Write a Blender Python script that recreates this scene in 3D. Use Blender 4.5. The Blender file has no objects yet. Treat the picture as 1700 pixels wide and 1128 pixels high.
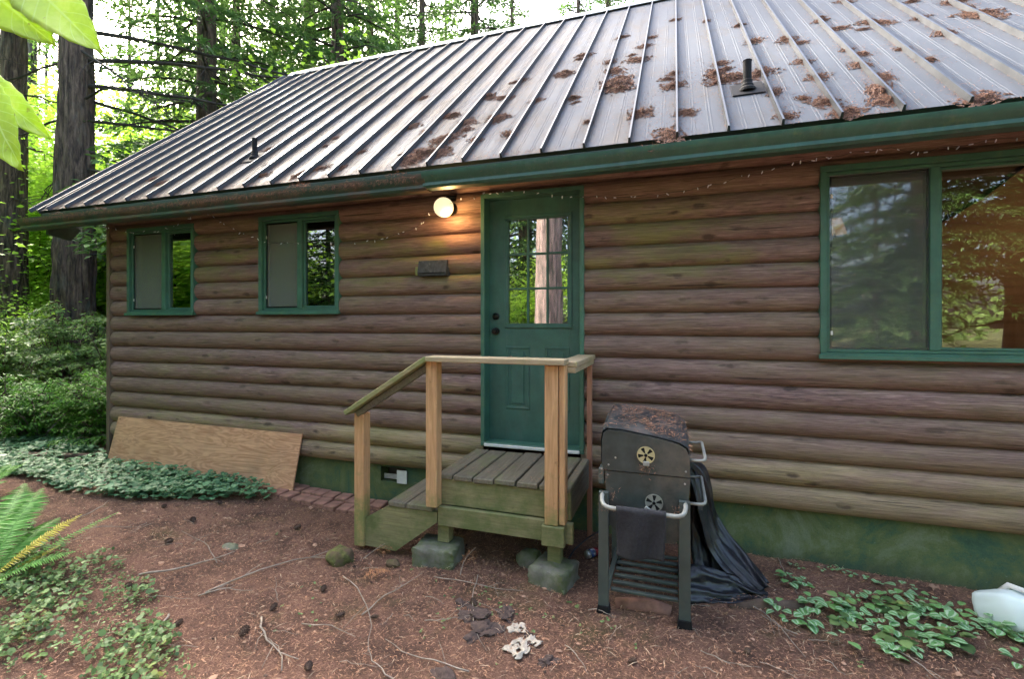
import bpy, math, random
import numpy as np
from mathutils import Vector, Matrix, noise
C = bpy.context.scene
PI = math.pi
R = math.radians
RS = np.random.RandomState

# ------------------------------------------------------------ camera, sky, sun
YAW = R(18.65)
cam = bpy.data.cameras.new('camera'); camo = bpy.data.objects.new('camera', cam)
C.collection.objects.link(camo); C.camera = camo
camo.location = (0, -3.9, 1.70); camo.rotation_euler = (R(90), 0, YAW)
cam.sensor_width = 36; cam.lens = 16.94; cam.shift_y = -0.0165
cam.clip_start = .05; cam.clip_end = 500
C.render.resolution_x = 1024; C.render.resolution_y = 680
w = bpy.data.worlds.new('World'); C.world = w; w.use_nodes = True
nt = w.node_tree; bg = nt.nodes['Background']
sky = nt.nodes.new('ShaderNodeTexSky'); sky.sky_type = 'NISHITA'; sky.sun_disc = False
SUN_EL, SUN_AZ = R(44), math.atan2(-.80, .46)        # azimuth from +y, negative = towards -x
sky.sun_elevation = SUN_EL; sky.sun_rotation = SUN_AZ
sky.air_density = 1.0; sky.dust_density = 7.0; sky.ozone_density = 1.0
nt.links.new(sky.outputs[0], bg.inputs[0]); bg.inputs[1].default_value = .15
sl = bpy.data.lights.new('sun', 'SUN'); so = bpy.data.objects.new('sun', sl); C.collection.objects.link(so)
sl.energy = 2.2; sl.angle = R(3); sl.color = (1, .93, .82)
d = Vector((math.sin(SUN_AZ)*math.cos(SUN_EL), math.cos(SUN_AZ)*math.cos(SUN_EL), math.sin(SUN_EL)))
so.rotation_euler = d.to_track_quat('Z', 'Y').to_euler()
C.view_settings.view_transform = 'Standard'; C.view_settings.look = 'None'
C.view_settings.exposure = 3.25; C.view_settings.gamma = 1

# ------------------------------------------------------------ node helpers
class NB:
    def __init__(s, name):
        s.m = bpy.data.materials.new(name); s.m.use_nodes = True
        s.t = s.m.node_tree; s.b = s.t.nodes['Principled BSDF']; s.out = s.t.nodes['Material Output']
    def n(s, ty, **kw):
        o = s.t.nodes.new('ShaderNode'+ty)
        for k, v in kw.items(): setattr(o, k, v)
        return o
    def l(s, a, b): s.t.links.new(a, b)
    def coord(s, scale=(1,1,1), kind='Object', loc=(0,0,0), rot=(0,0,0)):
        if kind == 'World':
            src = s.n('NewGeometry').outputs['Position']
        else: src = s.n('TexCoord').outputs[kind]
        m = s.n('Mapping'); m.inputs['Scale'].default_value = scale; m.inputs['Location'].default_value = loc; m.inputs['Rotation'].default_value = rot
        s.l(src, m.inputs[0]); return m.outputs[0]
    def noise(s, co, scale=5, detail=4, rough=.55, dist=0):
        o = s.n('TexNoise'); o.inputs['Scale'].default_value = scale; o.inputs['Detail'].default_value = detail
        o.inputs['Roughness'].default_value = rough; o.inputs['Distortion'].default_value = dist
        s.l(co, o.inputs['Vector']); return o.outputs['Fac']
    def ramp(s, fac, stops):
        o = s.n('ValToRGB'); e = o.color_ramp.elements
        while len(e) < len(stops): e.new(.5)
        for i, (p, c) in enumerate(stops):
            e[i].position = p
            if not hasattr(c, '__len__'): c = (c, c, c)
            e[i].color = (*c, 1)
        s.l(fac, o.inputs[0]); return o.outputs[0]
    def mix(s, fac, a, b, mode='MIX'):
        o = s.n('Mix', data_type='RGBA', blend_type=mode)
        for v, i in ((fac, 0), (a, 6), (b, 7)):
            if hasattr(v, 'default_value'): s.l(v, o.inputs[i])
            else: o.inputs[i].default_value = v if i == 0 else (*v, 1)
        return o.outputs[2]
    def math(s, op, a, b=0):
        o = s.n('Math', operation=op)
        for v, i in ((a, 0), (b, 1)):
            if hasattr(v, 'default_value'): s.l(v, o.inputs[i])
            else: o.inputs[i].default_value = v
        return o.outputs[0]
    def bump(s, h, strength=.3, dist=.01):
        o = s.n('Bump'); o.inputs['Strength'].default_value = strength; o.inputs['Distance'].default_value = dist
        s.l(h, o.inputs['Height']); s.l(o.outputs[0], s.b.inputs['Normal'])
    def col(s, c, rough=.7, metal=0, spec=.5):
        if hasattr(c, 'default_value'): s.l(c, s.b.inputs['Base Color'])
        else: s.b.inputs['Base Color'].default_value = (*c, 1)
        if hasattr(rough, 'default_value'): s.l(rough, s.b.inputs['Roughness'])
        else: s.b.inputs['Roughness'].default_value = rough
        s.b.inputs['Metallic'].default_value = metal; s.b.inputs['Specular IOR Level'].default_value = spec
        return s.m

def speckled(name, c, var=.35, scale=12, rough=.7, metal=0, bump=.15, bscale=60, stretch=(1,1,1), spec=.5, dirt=None, dlo=.5, dhi=.7):
    b = NB(name); co = b.coord(stretch)
    f = b.noise(co, scale, 5, .6)
    lo = tuple(x*(1-var) for x in c); hi = tuple(min(1, x*(1+var)) for x in c)
    cc = b.ramp(f, [(.3, lo), (.7, hi)])
    if dirt:
        f2 = b.noise(b.coord((1,1,1), loc=(3,7,1)), scale*.35, 6, .7)
        cc = b.mix(b.ramp(f2, [(dlo, 0), (dhi, 1)]), cc, dirt)
    b.bump(b.noise(co, bscale, 4), bump, .004)
    return b.col(cc, rough, metal, spec)

# ------------------------------------------------------------ materials
M = {}
# log siding: courses every .1765 m from z = .366
PITCH, Z0 = .1765, .366
def log_mat():
    b = NB('stained_log'); geo = b.n('NewGeometry').outputs['Position']
    sep = b.n('SeparateXYZ'); b.l(geo, sep.inputs[0])
    course = b.math('FLOOR', b.math('DIVIDE', b.math('SUBTRACT', sep.outputs['Z'], Z0), PITCH))
    shift = b.n('CombineXYZ'); b.l(b.math('MULTIPLY', course, 7.31), shift.inputs[0]); b.l(b.math('MULTIPLY', course, 3.7), shift.inputs[1])
    va = b.n('VectorMath', operation='ADD'); b.l(geo, va.inputs[0]); b.l(shift.outputs[0], va.inputs[1])
    def mp(sc):
        m = b.n('Mapping'); m.inputs['Scale'].default_value = sc; b.l(va.outputs[0], m.inputs[0]); return m.outputs[0]
    grain = b.noise(mp((1.2, 9, 16)), 4.2, 7, .68, .9)
    fine = b.noise(mp((3, 60, 90)), 3, 4, .6)
    base = b.ramp(grain, [(.30, (.090,.050,.046)), (.46, (.215,.126,.112)), (.58, (.305,.188,.168)), (.70, (.44,.30,.26))])
    # lower courses paler: stain lost, and ground light painted into the colour
    bare_bounce_f = b.math('ADD', b.math('ADD', b.math('MULTIPLY', b.math('SUBTRACT', 1.05, sep.outputs['Z']), .42), b.math('MULTIPLY', b.ramp(b.math('ABSOLUTE', b.math('ADD', sep.outputs['X'], 2.4)), [(.4, .30), (1, 0)]), b.ramp(sep.outputs['Z'], [(.62, 1), (.80, 0)]))), b.noise(mp((.9, 3, 5)), 1.4, 5, .7))
    base = b.mix(b.ramp(bare_bounce_f, [(.52, 0), (.86, .9)]), base, (.46, .35, .19))
    # pale scuffs
    sc = b.noise(mp((1.2, 20, 26)), 2.6, 6, .75, 1.0)
    base = b.mix(b.ramp(sc, [(.60, 0), (.68, .7)]), base, (.50, .39, .29))
    # green algae film
    al = b.noise(b.coord((.55, 1, 1.6), 'World', (1, 2, 3.3)), 1.6, 4, .65)
    al2 = b.noise(mp((1.5, 4, 6)), 2, 4, .6)
    alf = b.math('MULTIPLY', b.ramp(al, [(.44, 0), (.57, 1)]), b.ramp(al2, [(.36, .15), (.56, .95)]))
    band = b.math('ABSOLUTE', b.math('SUBTRACT', sep.outputs['Z'], b.math('ADD', 2.22, b.math('MULTIPLY', b.noise(b.coord((1,1,1), 'World'), .7, 2), .1))))
    lowb = b.math('MULTIPLY', b.ramp(b.math('SUBTRACT', 1.0, sep.outputs['Z']), [(0, .3), (.5, .75)]), b.ramp(b.math('ADD', b.math('MULTIPLY', sep.outputs['X'], .5), 1), [(.1, 1), (.8, .2)]))
    alf = b.math('MULTIPLY', alf, b.math('MAXIMUM', b.ramp(band, [(.12, 1), (.42, .26)]), lowb))
    base = b.mix(alf, base, (.235, .235, .075))
    # dark mildew
    mi = b.noise(mp((1.4, 2, 7)), 2.2, 7, .75)
    base = b.mix(b.ramp(mi, [(.56, 0), (.72, .6)]), base, (.035, .026, .022))
    # knots
    v = b.n('TexVoronoi', feature='F1'); v.inputs['Scale'].default_value = 1.0; v.inputs['Randomness'].default_value = 1
    wob = b.n('VectorMath', operation='ADD'); b.l(mp((3.2, 0, 10)), wob.inputs[0])
    nz = b.n('TexNoise'); nz.inputs['Scale'].default_value = 14; b.l(mp((1, 1, 1)), nz.inputs['Vector'])
    sc2 = b.n('VectorMath', operation='SCALE'); sc2.inputs['Scale'].default_value = .34; b.l(nz.outputs['Color'], sc2.inputs[0]); b.l(sc2.outputs[0], wob.inputs[1])
    b.l(wob.outputs[0], v.inputs['Vector'])
    kn = b.math('MULTIPLY', b.ramp(v.outputs['Distance'], [(.10, .85), (.22, 0)]), b.ramp(b.noise(b.coord((.9,1,.8), 'World', (3,0,8)), 1.3, 2), [(.34, .3), (.48, 1)]))
    base = b.mix(kn, base, (.035, .022, .016))
    # each log took the stain differently
    wn = b.n('TexWhiteNoise', noise_dimensions='1D'); b.l(course, wn.inputs['W'])
    base = b.mix(b.math('MULTIPLY', wn.outputs['Value'], .5), base, (.20, .135, .095), 'MIX')
    # drying checks: long thin dark splits
    ck = b.noise(mp((.8, 30, 75)), 2.0, 3, .55, .6); ckm = b.ramp(ck, [(.635, 0), (.655, .85)])
    ckz = b.ramp(b.noise(mp((.6, 1, 3)), 1.7, 2), [(.48, 0), (.56, 1)]); ckf = b.math('MULTIPLY', ckm, ckz)
    base = b.mix(ckf, base, (.025, .016, .013))
    # butt joints between lengths
    jx = b.math('ABSOLUTE', b.math('SUBTRACT', b.math('FRACT', b.math('ADD', b.math('MULTIPLY', sep.outputs['X'], .27), b.math('MULTIPLY', course, .383))), .5))
    hair = b.noise(mp((1.6, 45, 120)), 2.2, 5, .7, .3)
    base = b.mix(b.ramp(hair, [(.36, .65), (.50, 0)]), base, (.045, .028, .022))
    base = b.mix(b.ramp(hair, [(.58, 0), (.66, .5)]), base, (.52, .40, .31))
    # fine grain darkens the logs all over
    base = b.mix(b.math('MULTIPLY', fine, .25), base, (.03, .02, .018))
    h = b.math('ADD', b.math('MULTIPLY', grain, .6), b.math('ADD', b.math('MULTIPLY', fine, .25), b.math('SUBTRACT', b.math('MULTIPLY', kn, -.6), b.math('MULTIPLY', ckf, .8))))
    b.bump(b.math('ADD', h, b.math('MULTIPLY', hair, .5)), .8, .008)
    return b.col(base, b.ramp(grain, [(.3, .55), (.7, .8)]), 0, .35)
M['log'] = log_mat()

def green_paint(name, c=(.043, .130, .090), algae=.25, rough=.45):
    b = NB(name); co = b.coord((1,1,1), 'World')
    f = b.noise(co, 6, 6, .7)
    cc = b.ramp(f, [(.3, tuple(x*.75 for x in c)), (.7, tuple(x*1.2 for x in c))])
    cc = b.mix(b.ramp(b.noise(b.coord((1,1,1), 'World', (4,4,4)), 9, 6, .75), [(.56, 0), (.75, algae*2)]), cc, (.13, .18, .06))
    cc = b.mix(b.ramp(b.noise(co, 70, 3, .7), [(.64, 0), (.72, .6)]), cc, (.02, .03, .025))
    cc = b.mix(b.ramp(b.noise(b.coord((1,1,.25), 'World', (7,1,3)), 14, 6, .75), [(.5, 0), (.75, .45)]), cc, (.09, .13, .11))
    cc = b.mix(b.ramp(b.noise(b.coord((1,1,1), 'World', (1,7,3)), 42, 5, .85), [(.69, 0), (.71, .8)]), cc, (.30, .30, .24))
    b.bump(b.noise(co, 90, 4), .12, .003)
    return b.col(cc, rough)
M['green'] = green_paint('green_trim_paint')
M['door'] = green_paint('green_door_paint', (.036, .115, .090), .04, .42)
M['gutter'] = green_paint('green_gutter_paint', (.022, .085, .060), .25, .42)
M['gutter_old'] = speckled('stained_gutter', (.065,.042,.03), .6, 9, .55, 0, .4, 40, (.5,3,3), dirt=(.02,.05,.035), dlo=.40, dhi=.55)
def found_mat():
    b = NB('mossy_green_concrete'); co = b.coord((1,1,1), 'World')
    f = b.noise(co, 2.1, 10, .78, .4)
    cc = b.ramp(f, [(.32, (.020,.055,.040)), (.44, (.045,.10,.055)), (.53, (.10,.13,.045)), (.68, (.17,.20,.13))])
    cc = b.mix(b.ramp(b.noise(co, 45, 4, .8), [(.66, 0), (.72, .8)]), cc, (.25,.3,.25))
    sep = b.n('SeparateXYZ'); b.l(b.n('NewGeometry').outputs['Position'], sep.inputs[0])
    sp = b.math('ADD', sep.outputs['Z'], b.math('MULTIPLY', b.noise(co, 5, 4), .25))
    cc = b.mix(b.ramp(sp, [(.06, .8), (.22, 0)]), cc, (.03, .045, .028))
    cc = b.mix(b.ramp(b.noise(co, 120, 3, .8), [(.32, .7), (.38, 0)]), cc, (.012,.018,.014))
    b.bump(b.noise(co, 35, 9, .8), .7, .01)
    return b.col(cc, .85)
M['found'] = found_mat()
def roof_mat():
    b = NB('grey_metal_roof'); co = b.coord((1,1,1), 'World')
    f = b.noise(b.coord((3,.6,.6), 'World'), 3, 7, .7)
    cc = b.ramp(f, [(.3, (.056,.064,.076)), (.7, (.092,.102,.120))])
    sep = b.n('SeparateXYZ'); b.l(b.n('NewGeometry').outputs['Position'], sep.inputs[0])
    # dusty tan tree film, thicker towards the left end
    df = b.math('ADD', b.noise(b.coord((2,.8,.8), 'World', (5,2,1)), 2.2, 7, .75), b.math('MULTIPLY', sep.outputs['X'], -.055))
    cc = b.mix(b.ramp(df, [(.48, 0), (.74, .9)]), cc, (.078,.062,.045))
    cc = b.mix(b.ramp(b.noise(co, 38, 5, .8), [(.63, 0), (.68, .6)]), cc, (.04,.03,.024))
    cc = b.mix(b.ramp(b.noise(co, 60, 3, .8), [(.68, 0), (.73, .6)]), cc, (.25,.27,.28))
    b.bump(b.noise(b.coord((1,1,1), 'World'), 2.2, 3), .25, .02)
    return b.col(cc, b.ramp(f, [(.3, .62), (.7, .8)]), .1, .28)
M['roof'] = roof_mat()
M['seam'] = speckled('shaded_seam_metal', (.045,.049,.055), .3, 9, .42, .4, .1)  # darker than the panels: the seams' shaded sides painted into the colour
M['ridge'] = speckled('pale_ridge_metal', (.42,.42,.40), .2, 9, .45, .2, .1)
M['soffit'] = speckled('dark_soffit_board', (.022,.045,.036), .4, 8, .7, 0, .3, 30, (.4,2,2))
M['corner'] = speckled('corner_board_wood', (.13,.09,.06), .35, 9, .75, 0, .4, 30, (3,3,.3), dirt=(.12,.13,.05))
def wood(name, a, bcol, green=(.13,.15,.055), glo=.5, ghi=.68, axis='X', zgreen=None):
    b = NB(name); st = {'X': (.7, 9, 9), 'Y': (9, .7, 9), 'Z': (9, 9, .7)}[axis]
    co = b.coord(st, 'World')
    f = b.noise(co, 5, 7, .7, .8); cc = b.ramp(f, [(.3, a), (.7, bcol)])
    g = b.noise(b.coord((1,1,1), 'World', (2,9,4)), 4.5, 6, .7)
    if zgreen is not None:
        sep = b.n('SeparateXYZ'); b.l(b.n('NewGeometry').outputs['Position'], sep.inputs[0])
        g = b.math('ADD', g, b.math('MULTIPLY', b.math('SUBTRACT', zgreen, sep.outputs['Z']), .55))
    cc = b.mix(b.ramp(g, [(glo, 0), (ghi, .9)]), cc, green)
    cc = b.mix(b.ramp(b.noise(b.coord((1,1,1), 'World'), 16, 6, .8), [(.62, 0), (.72, .55)]), cc, (.05,.035,.02))
    b.bump(b.noise(co, 12, 5), .5, .005)
    return b.col(cc, .78)
M['deck'] = wood('weathered_deck_board', (.085,.075,.05), (.20,.175,.125), axis='Y')
M['rim'] = wood('mossy_rim_board', (.13,.12,.055), (.27,.25,.12), (.10,.125,.04), .42, .62, 'X')
M['post'] = wood('cedar_post', (.36,.19,.085), (.62,.37,.18), (.17,.19,.06), .52, .75, 'Z', .55)
M['red_post'] = wood('red_cedar_stick', (.23,.10,.06), (.38,.18,.11), (.15,.11,.06), .55, .8, 'Z')
M['rail'] = wood('weathered_rail', (.26,.20,.12), (.44,.35,.22), (.17,.19,.06), .52, .74, 'X')
M['rail_green'] = wood('algae_rail', (.17,.15,.07), (.30,.27,.13), (.15,.20,.05), .44, .66, 'X')
M['ply'] = None
def ply():
    b = NB('plywood'); co = b.coord((1,1,1))
    wv = b.n('TexNoise'); wv.inputs['Scale'].default_value = 1.3; wv.inputs['Detail'].default_value = 3; wv.inputs['Distortion'].default_value = 1.2
    m = b.n('Mapping'); m.inputs['Scale'].default_value = (1.1, 1, 5.5); b.l(b.n('TexCoord').outputs['Object'], m.inputs[0]); b.l(m.outputs[0], wv.inputs['Vector'])
    rings = b.math('SINE', b.math('MULTIPLY', wv.outputs['Fac'], 52))
    cc = b.ramp(b.math('ADD', b.math('MULTIPLY', rings, .16), b.math('MULTIPLY', b.noise(b.coord((.6,1,20)), 4, 5), 1)), [(.25, (.42,.205,.105)), (.75, (.66,.375,.215))])
    cc = b.mix(b.ramp(b.noise(co, 2, 5, .7), [(.5, 0), (.8, .6)]), cc, (.24,.17,.10))
    v = b.n('TexVoronoi'); v.inputs['Scale'].default_value = 3.1; b.l(b.coord((1,.01,1.6)), v.inputs['Vector'])
    cc = b.mix(b.ramp(v.outputs['Distance'], [(.035, .9), (.06, 0)]), cc, (.06,.035,.02))
    b.bump(b.noise(b.coord((1,1,14)), 20, 4), .25, .003)
    return b.col(cc, .75)
M['ply'] = ply()
M['block'] = speckled('mossy_concrete_block', (.14,.135,.11), .4, 9, .9, 0, .8, 30, dirt=(.075,.10,.025), dlo=.40, dhi=.58)
M['moss'] = speckled('moss_cushion', (.085,.085,.022), .6, 26, .95, 0, 1, 110, dirt=(.10,.065,.04), dlo=.48, dhi=.6)
M['brick'] = speckled('old_paver_brick', (.25,.125,.09), .35, 14, .9, 0, .6, 50, dirt=(.10,.06,.04), dlo=.5, dhi=.7)
M['white'] = speckled('white_sill_metal', (.62,.62,.58), .12, 15, .5)
M['black_plastic'] = speckled('black_vent_rubber', (.010,.010,.011), .3, 15, .75, spec=.2)
M['pipe'] = M['black_plastic']
M['knob'] = speckled('dark_bronze_knob', (.018,.018,.018), .2, 20, .28, .8, .02)
M['grill'] = speckled('matte_black_enamel', (.034,.043,.040), .4, 9, .5, 0, .2, 80, dirt=(.11,.095,.075), dlo=.46, dhi=.72)
M['grill_leg'] = speckled('dull_green_black_steel', (.058,.074,.066), .2, 8, .5, 0, .1, 80, dirt=(.10,.09,.07), dlo=.6, dhi=.8)
M['hood_top'] = speckled('dusty_hood_enamel', (.035,.04,.042), .3, 12, .4, 0, .15, 60, dirt=(.13,.11,.10), dlo=.5, dhi=.7)
M['handle'] = speckled('grey_plastic_handle', (.25,.25,.22), .2, 14, .45)
M['chrome'] = speckled('dull_steel_rod', (.5,.5,.5), .2, 14, .35, .8, .05)
M['vent_cream'] = speckled('yellowed_vent_disc', (.42,.36,.19), .15, 20, .5)
M['vent_grey'] = speckled('grey_vent_disc', (.22,.22,.19), .3, 20, .5)
M['towel'] = speckled('black_towel_cloth', (.024,.024,.028), .3, 60, .95, 0, .7, 150)
def cover_mat():
    b = NB('black_vinyl_cover'); co = b.coord()
    cc = b.ramp(b.noise(co, 10, 6, .7), [(.4, (.006,.007,.010)), (.75, (.020,.023,.030))])
    cc = b.mix(b.ramp(b.noise(co, 40, 5, .8), [(.65, 0), (.72, .7)]), cc, (.2,.17,.14))
    b.bump(b.noise(co, 12, 6, .6), .5, .02)
    return b.col(cc, .38)
M['cover'] = cover_mat()
def glass(name, boost=1.6, base=.05, tint=(1,1,1), rough=.005, haze=0):
    b = NB(name); t = b.t; t.nodes.remove(b.b)
    fr = b.n('Fresnel'); fr.inputs[0].default_value = 1.52
    f = b.math('ADD', b.math('MULTIPLY', fr.outputs[0], boost), base)
    cl = b.n('Clamp'); b.l(f, cl.inputs[0])
    tr = b.n('BsdfTransparent'); tr.inputs[0].default_value = (*tint, 1)
    gl = b.n('BsdfGlossy'); gl.inputs['Roughness'].default_value = rough
    bp = b.n('Bump'); bp.inputs['Strength'].default_value = .04; bp.inputs['Distance'].default_value = .01
    b.l(b.noise(b.coord((1,1,1)), 1.7, 2), bp.inputs['Height']); b.l(bp.outputs[0], gl.inputs['Normal'])
    mx = b.n('MixShader'); b.l(cl.outputs[0], mx.inputs[0]); b.l(tr.outputs[0], mx.inputs[1]); b.l(gl.outputs[0], mx.inputs[2])
    if haze:
        df = b.n('BsdfDiffuse'); df.inputs[0].default_value = (.16, .19, .20, 1); m2 = b.n('MixShader'); m2.inputs[0].default_value = haze  # soft hazy reflection imitated by a grey diffuse layer
        b.l(mx.outputs[0], m2.inputs[1]); b.l(df.outputs[0], m2.inputs[2]); mx = m2
    b.l(mx.outputs[0], b.out.inputs[0]); return b.m
M['glass'] = glass('window_glass', 2.6, .17)
M['glass_big'] = glass('picture_window_glass', 1.1, .045)
M['glass_dim'] = glass('hazy_window_glass', 1.1, .06, rough=.035, haze=.22)
M['glass_door'] = glass('door_glass', 2.2, .26)
def screen():
    b = NB('fly_screen_mesh'); t = b.t
    b.b.inputs['Base Color'].default_value = (.17,.195,.17,1); b.b.inputs['Roughness'].default_value = .7
    tr = b.n('BsdfTransparent'); mx = b.n('MixShader'); mx.inputs[0].default_value = .50
    b.l(tr.outputs[0], mx.inputs[1]); b.l(b.b.outputs[0], mx.inputs[2]); b.l(mx.outputs[0], b.out.inputs[0]); return b.m
M['screen'] = screen()
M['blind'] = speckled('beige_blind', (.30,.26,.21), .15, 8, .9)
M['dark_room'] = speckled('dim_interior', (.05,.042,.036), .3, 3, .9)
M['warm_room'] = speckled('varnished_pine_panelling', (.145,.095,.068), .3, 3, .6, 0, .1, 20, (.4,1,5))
def emis(name, c, e):
    b = NB(name); b.b.inputs['Base Color'].default_value = (*c, 1)
    b.b.inputs['Emission Color'].default_value = (*c, 1); b.b.inputs['Emission Strength'].default_value = e; return b.m
M['globe'] = emis('lit_glass_globe', (1, .80, .47), .125)
M['lampshade'] = emis('lit_lampshade', (1, .55, .16), .11)
M['led'] = speckled('clear_fairy_bulb', (.75,.8,.95), .1, 5, .15)
M['wire'] = speckled('green_black_wire', (.03,.04,.035), .2, 20, .6)
M['hood_vent'] = speckled('weathered_vent_hood', (.035,.038,.04), .5, 30, .6, 0, .4, 60, dirt=(.12,.125,.12), dlo=.55, dhi=.7)
M['pale_green'] = speckled('algae_plate', (.27,.28,.10), .3, 20, .7)

def bark(name, a, bcol, lichen=(.13,.14,.12), s=1.0):
    b = NB(name); co = b.coord((1,1,.14))
    f = b.noise(co, 13*s, 7, .7, .5)
    cc = b.ramp(f, [(.36, tuple(x*.18 for x in a)), (.5, a), (.66, bcol)])
    cc = b.mix(b.ramp(b.noise(b.coord((1,1,.6)), 2.2, 6, .7), [(.52, 0), (.7, .55)]), cc, lichen)
    b.bump(b.math('ADD', f, b.math('MULTIPLY', b.noise(b.coord((1,1,.5)), 40, 4), .3)), .9, .05)
    return b.col(cc, .9)
M['bark'] = bark('fir_bark', (.085,.054,.040), (.20,.135,.10))
M['bark_sunlit'] = bark('sunlit_fir_bark', (.26,.19,.165), (.52,.38,.34), (.3,.27,.24))  # sunlight on the mirrored trunk painted into the bark colour
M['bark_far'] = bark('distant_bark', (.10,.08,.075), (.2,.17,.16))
M['twig'] = speckled('grey_dead_twig', (.26,.215,.17), .4, 20, .9, 0, .4, 60)
M['twig_dark'] = speckled('dark_dead_branch', (.035,.027,.022), .4, 10, .9, 0, .4, 60)
M['bark_log'] = speckled('rotten_log_bark', (.10,.065,.045), .5, 12, .95, 0, .8, 40)

def leafmat(name, lo, hi, transl=.35, rough=.55, spot=None, vein=False):
    b = NB(name); t = b.t
    ri = b.n('NewGeometry').outputs['Random Per Island']
    cc = b.ramp(ri, [(0, lo), (.75, hi), (1, tuple(x*1.25 for x in hi))])
    if spot: cc = b.mix(b.ramp(b.noise(b.coord((1,1,1), 'World'), spot[0], 3), [(spot[1], 0), (spot[1]+.15, .8)]), cc, spot[2])
    b.col(cc, rough, 0, .35)
    tl = b.n('BsdfTranslucent'); b.l(b.mix(.6, cc, hi, 'MIX'), tl.inputs[0])
    mx = b.n('MixShader'); mx.inputs[0].default_value = transl
    b.l(b.b.outputs[0], mx.inputs[1]); b.l(tl.outputs[0], mx.inputs[2]); b.l(mx.outputs[0], b.out.inputs[0]); return b.m
M['needles'] = leafmat('fir_foliage', (.03,.075,.02), (.10,.19,.045), .38)
M['needles_lit'] = leafmat('lit_needle_foliage', (.06,.14,.02), (.20,.36,.06), .5)  # brighter copy of the fir needles, sunlight put into the colour
M['maple'] = leafmat('vine_maple_leaf', (.17,.34,.03), (.36,.58,.06), .55)
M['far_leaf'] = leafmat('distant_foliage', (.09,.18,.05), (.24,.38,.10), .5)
M['shrub'] = leafmat('evergreen_shrub_leaf', (.018,.068,.012), (.11,.27,.03), .32)
M['brush'] = leafmat('grey_green_brush', (.05,.10,.03), (.17,.29,.07), .4)
M['cover_leaf'] = leafmat('bluish_ground_cover', (.05,.13,.06), (.15,.29,.14), .3, .5)
M['weed'] = leafmat('pale_weed_leaf', (.05,.105,.035), (.18,.28,.095), .35, .5, (6, .6, (.42,.38,.07)))
M['fern'] = leafmat('sword_fern_leaf', (.10,.24,.05), (.22,.44,.11), .4, .45)
M['fern_yellow'] = leafmat('yellowing_fern_leaf', (.35,.34,.05), (.50,.42,.07), .4)
def blade():
    b = NB('lime_leaf_blade'); co = b.coord(); uv = b.n('TexCoord').outputs['UV']; sp_ = b.n('SeparateXYZ'); b.l(uv, sp_.inputs[0])
    q = b.math('ABSOLUTE', sp_.outputs[1]); ph = b.math('SUBTRACT', b.math('MULTIPLY', sp_.outputs[0], 58), b.math('MULTIPLY', q, 13))
    vein = b.ramp(b.math('SINE', ph), [(.90, 0), (.99, .55)]); mid = b.ramp(q, [(.025, .9), (.06, 0)]); fade = b.math('MAXIMUM', vein, mid)
    base = b.ramp(b.noise(co, 22, 6, .7), [(.32, (.38,.52,.02)), (.55, (.58,.72,.06)), (.72, (.78,.84,.24))])
    cc = b.mix(fade, base, (.72,.85,.30)); cc = b.mix(b.ramp(b.noise(co, 75, 3), [(.70, 0), (.74, .8)]), cc, (.25,.17,.04))
    b.col(cc, .42); b.bump(fade, .4, .0006)
    tl = b.n('BsdfTranslucent'); b.l(b.mix(.5, cc, (.60,.85,.08)), tl.inputs[0])
    mx = b.n('MixShader'); mx.inputs[0].default_value = .55
    b.l(b.b.outputs[0], mx.inputs[1]); b.l(tl.outputs[0], mx.inputs[2]); b.l(mx.outputs[0], b.out.inputs[0]); return b.m
M['lime'] = blade()
def varieg():
    b = NB('variegated_leaf'); uv = b.n('TexCoord').outputs['UV']
    sep = b.n('SeparateXYZ'); b.l(uv, sep.inputs[0])
    # uv.x: 0 at midrib, 1 at margin
    f = b.math('ADD', sep.outputs[0], b.math('MULTIPLY', b.math('SUBTRACT', b.noise(b.coord((1,1,1), 'World'), 90, 3), .5), .5))
    cc = b.ramp(f, [(.10, (.14,.32,.11)), (.30, (.12,.29,.10)), (.44, (.40,.52,.36)), (.66, (.35,.47,.30)), (.8, (.14,.33,.10)), (1, (.18,.40,.12))])
    ri = b.n('NewGeometry').outputs['Random Per Island']
    cc = b.mix(b.ramp(ri, [(.62, 0), (.68, .8)]), cc, (.15,.33,.09))
    b.col(cc, .5)
    tl = b.n('BsdfTranslucent'); b.l(cc, tl.inputs[0])
    mx = b.n('MixShader'); mx.inputs[0].default_value = .25
    b.l(b.b.outputs[0], mx.inputs[1]); b.l(tl.outputs[0], mx.inputs[2]); b.l(mx.outputs[0], b.out.inputs[0]); return b.m
M['varieg'] = varieg()
M['litter'] = leafmat('fallen_needles', (.13,.062,.040), (.50,.27,.16), .1, .8)
M['litter_dark'] = leafmat('brown_needle_clump', (.045,.023,.016), (.27,.13,.078), .1, .85)
M['clump_core'] = speckled('matted_needles', (.07,.036,.025), .4, 60, .95, 0, 1, 120)
M['cone'] = speckled('dark_fir_cone', (.085,.052,.036), .5, 40, .9, 0, .5)
M['rot'] = speckled('crumbled_dark_bark', (.055,.036,.030), .5, 30, .95, 0, 1, 80)
M['scrap'] = speckled('torn_pale_paper', (.36,.32,.26), .25, 40, .9, 0, .8, 60, dirt=(.2,.12,.08), dlo=.55, dhi=.65)
M['chip'] = speckled('orange_wood_chip', (.50,.27,.13), .3, 30, .9)
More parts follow.
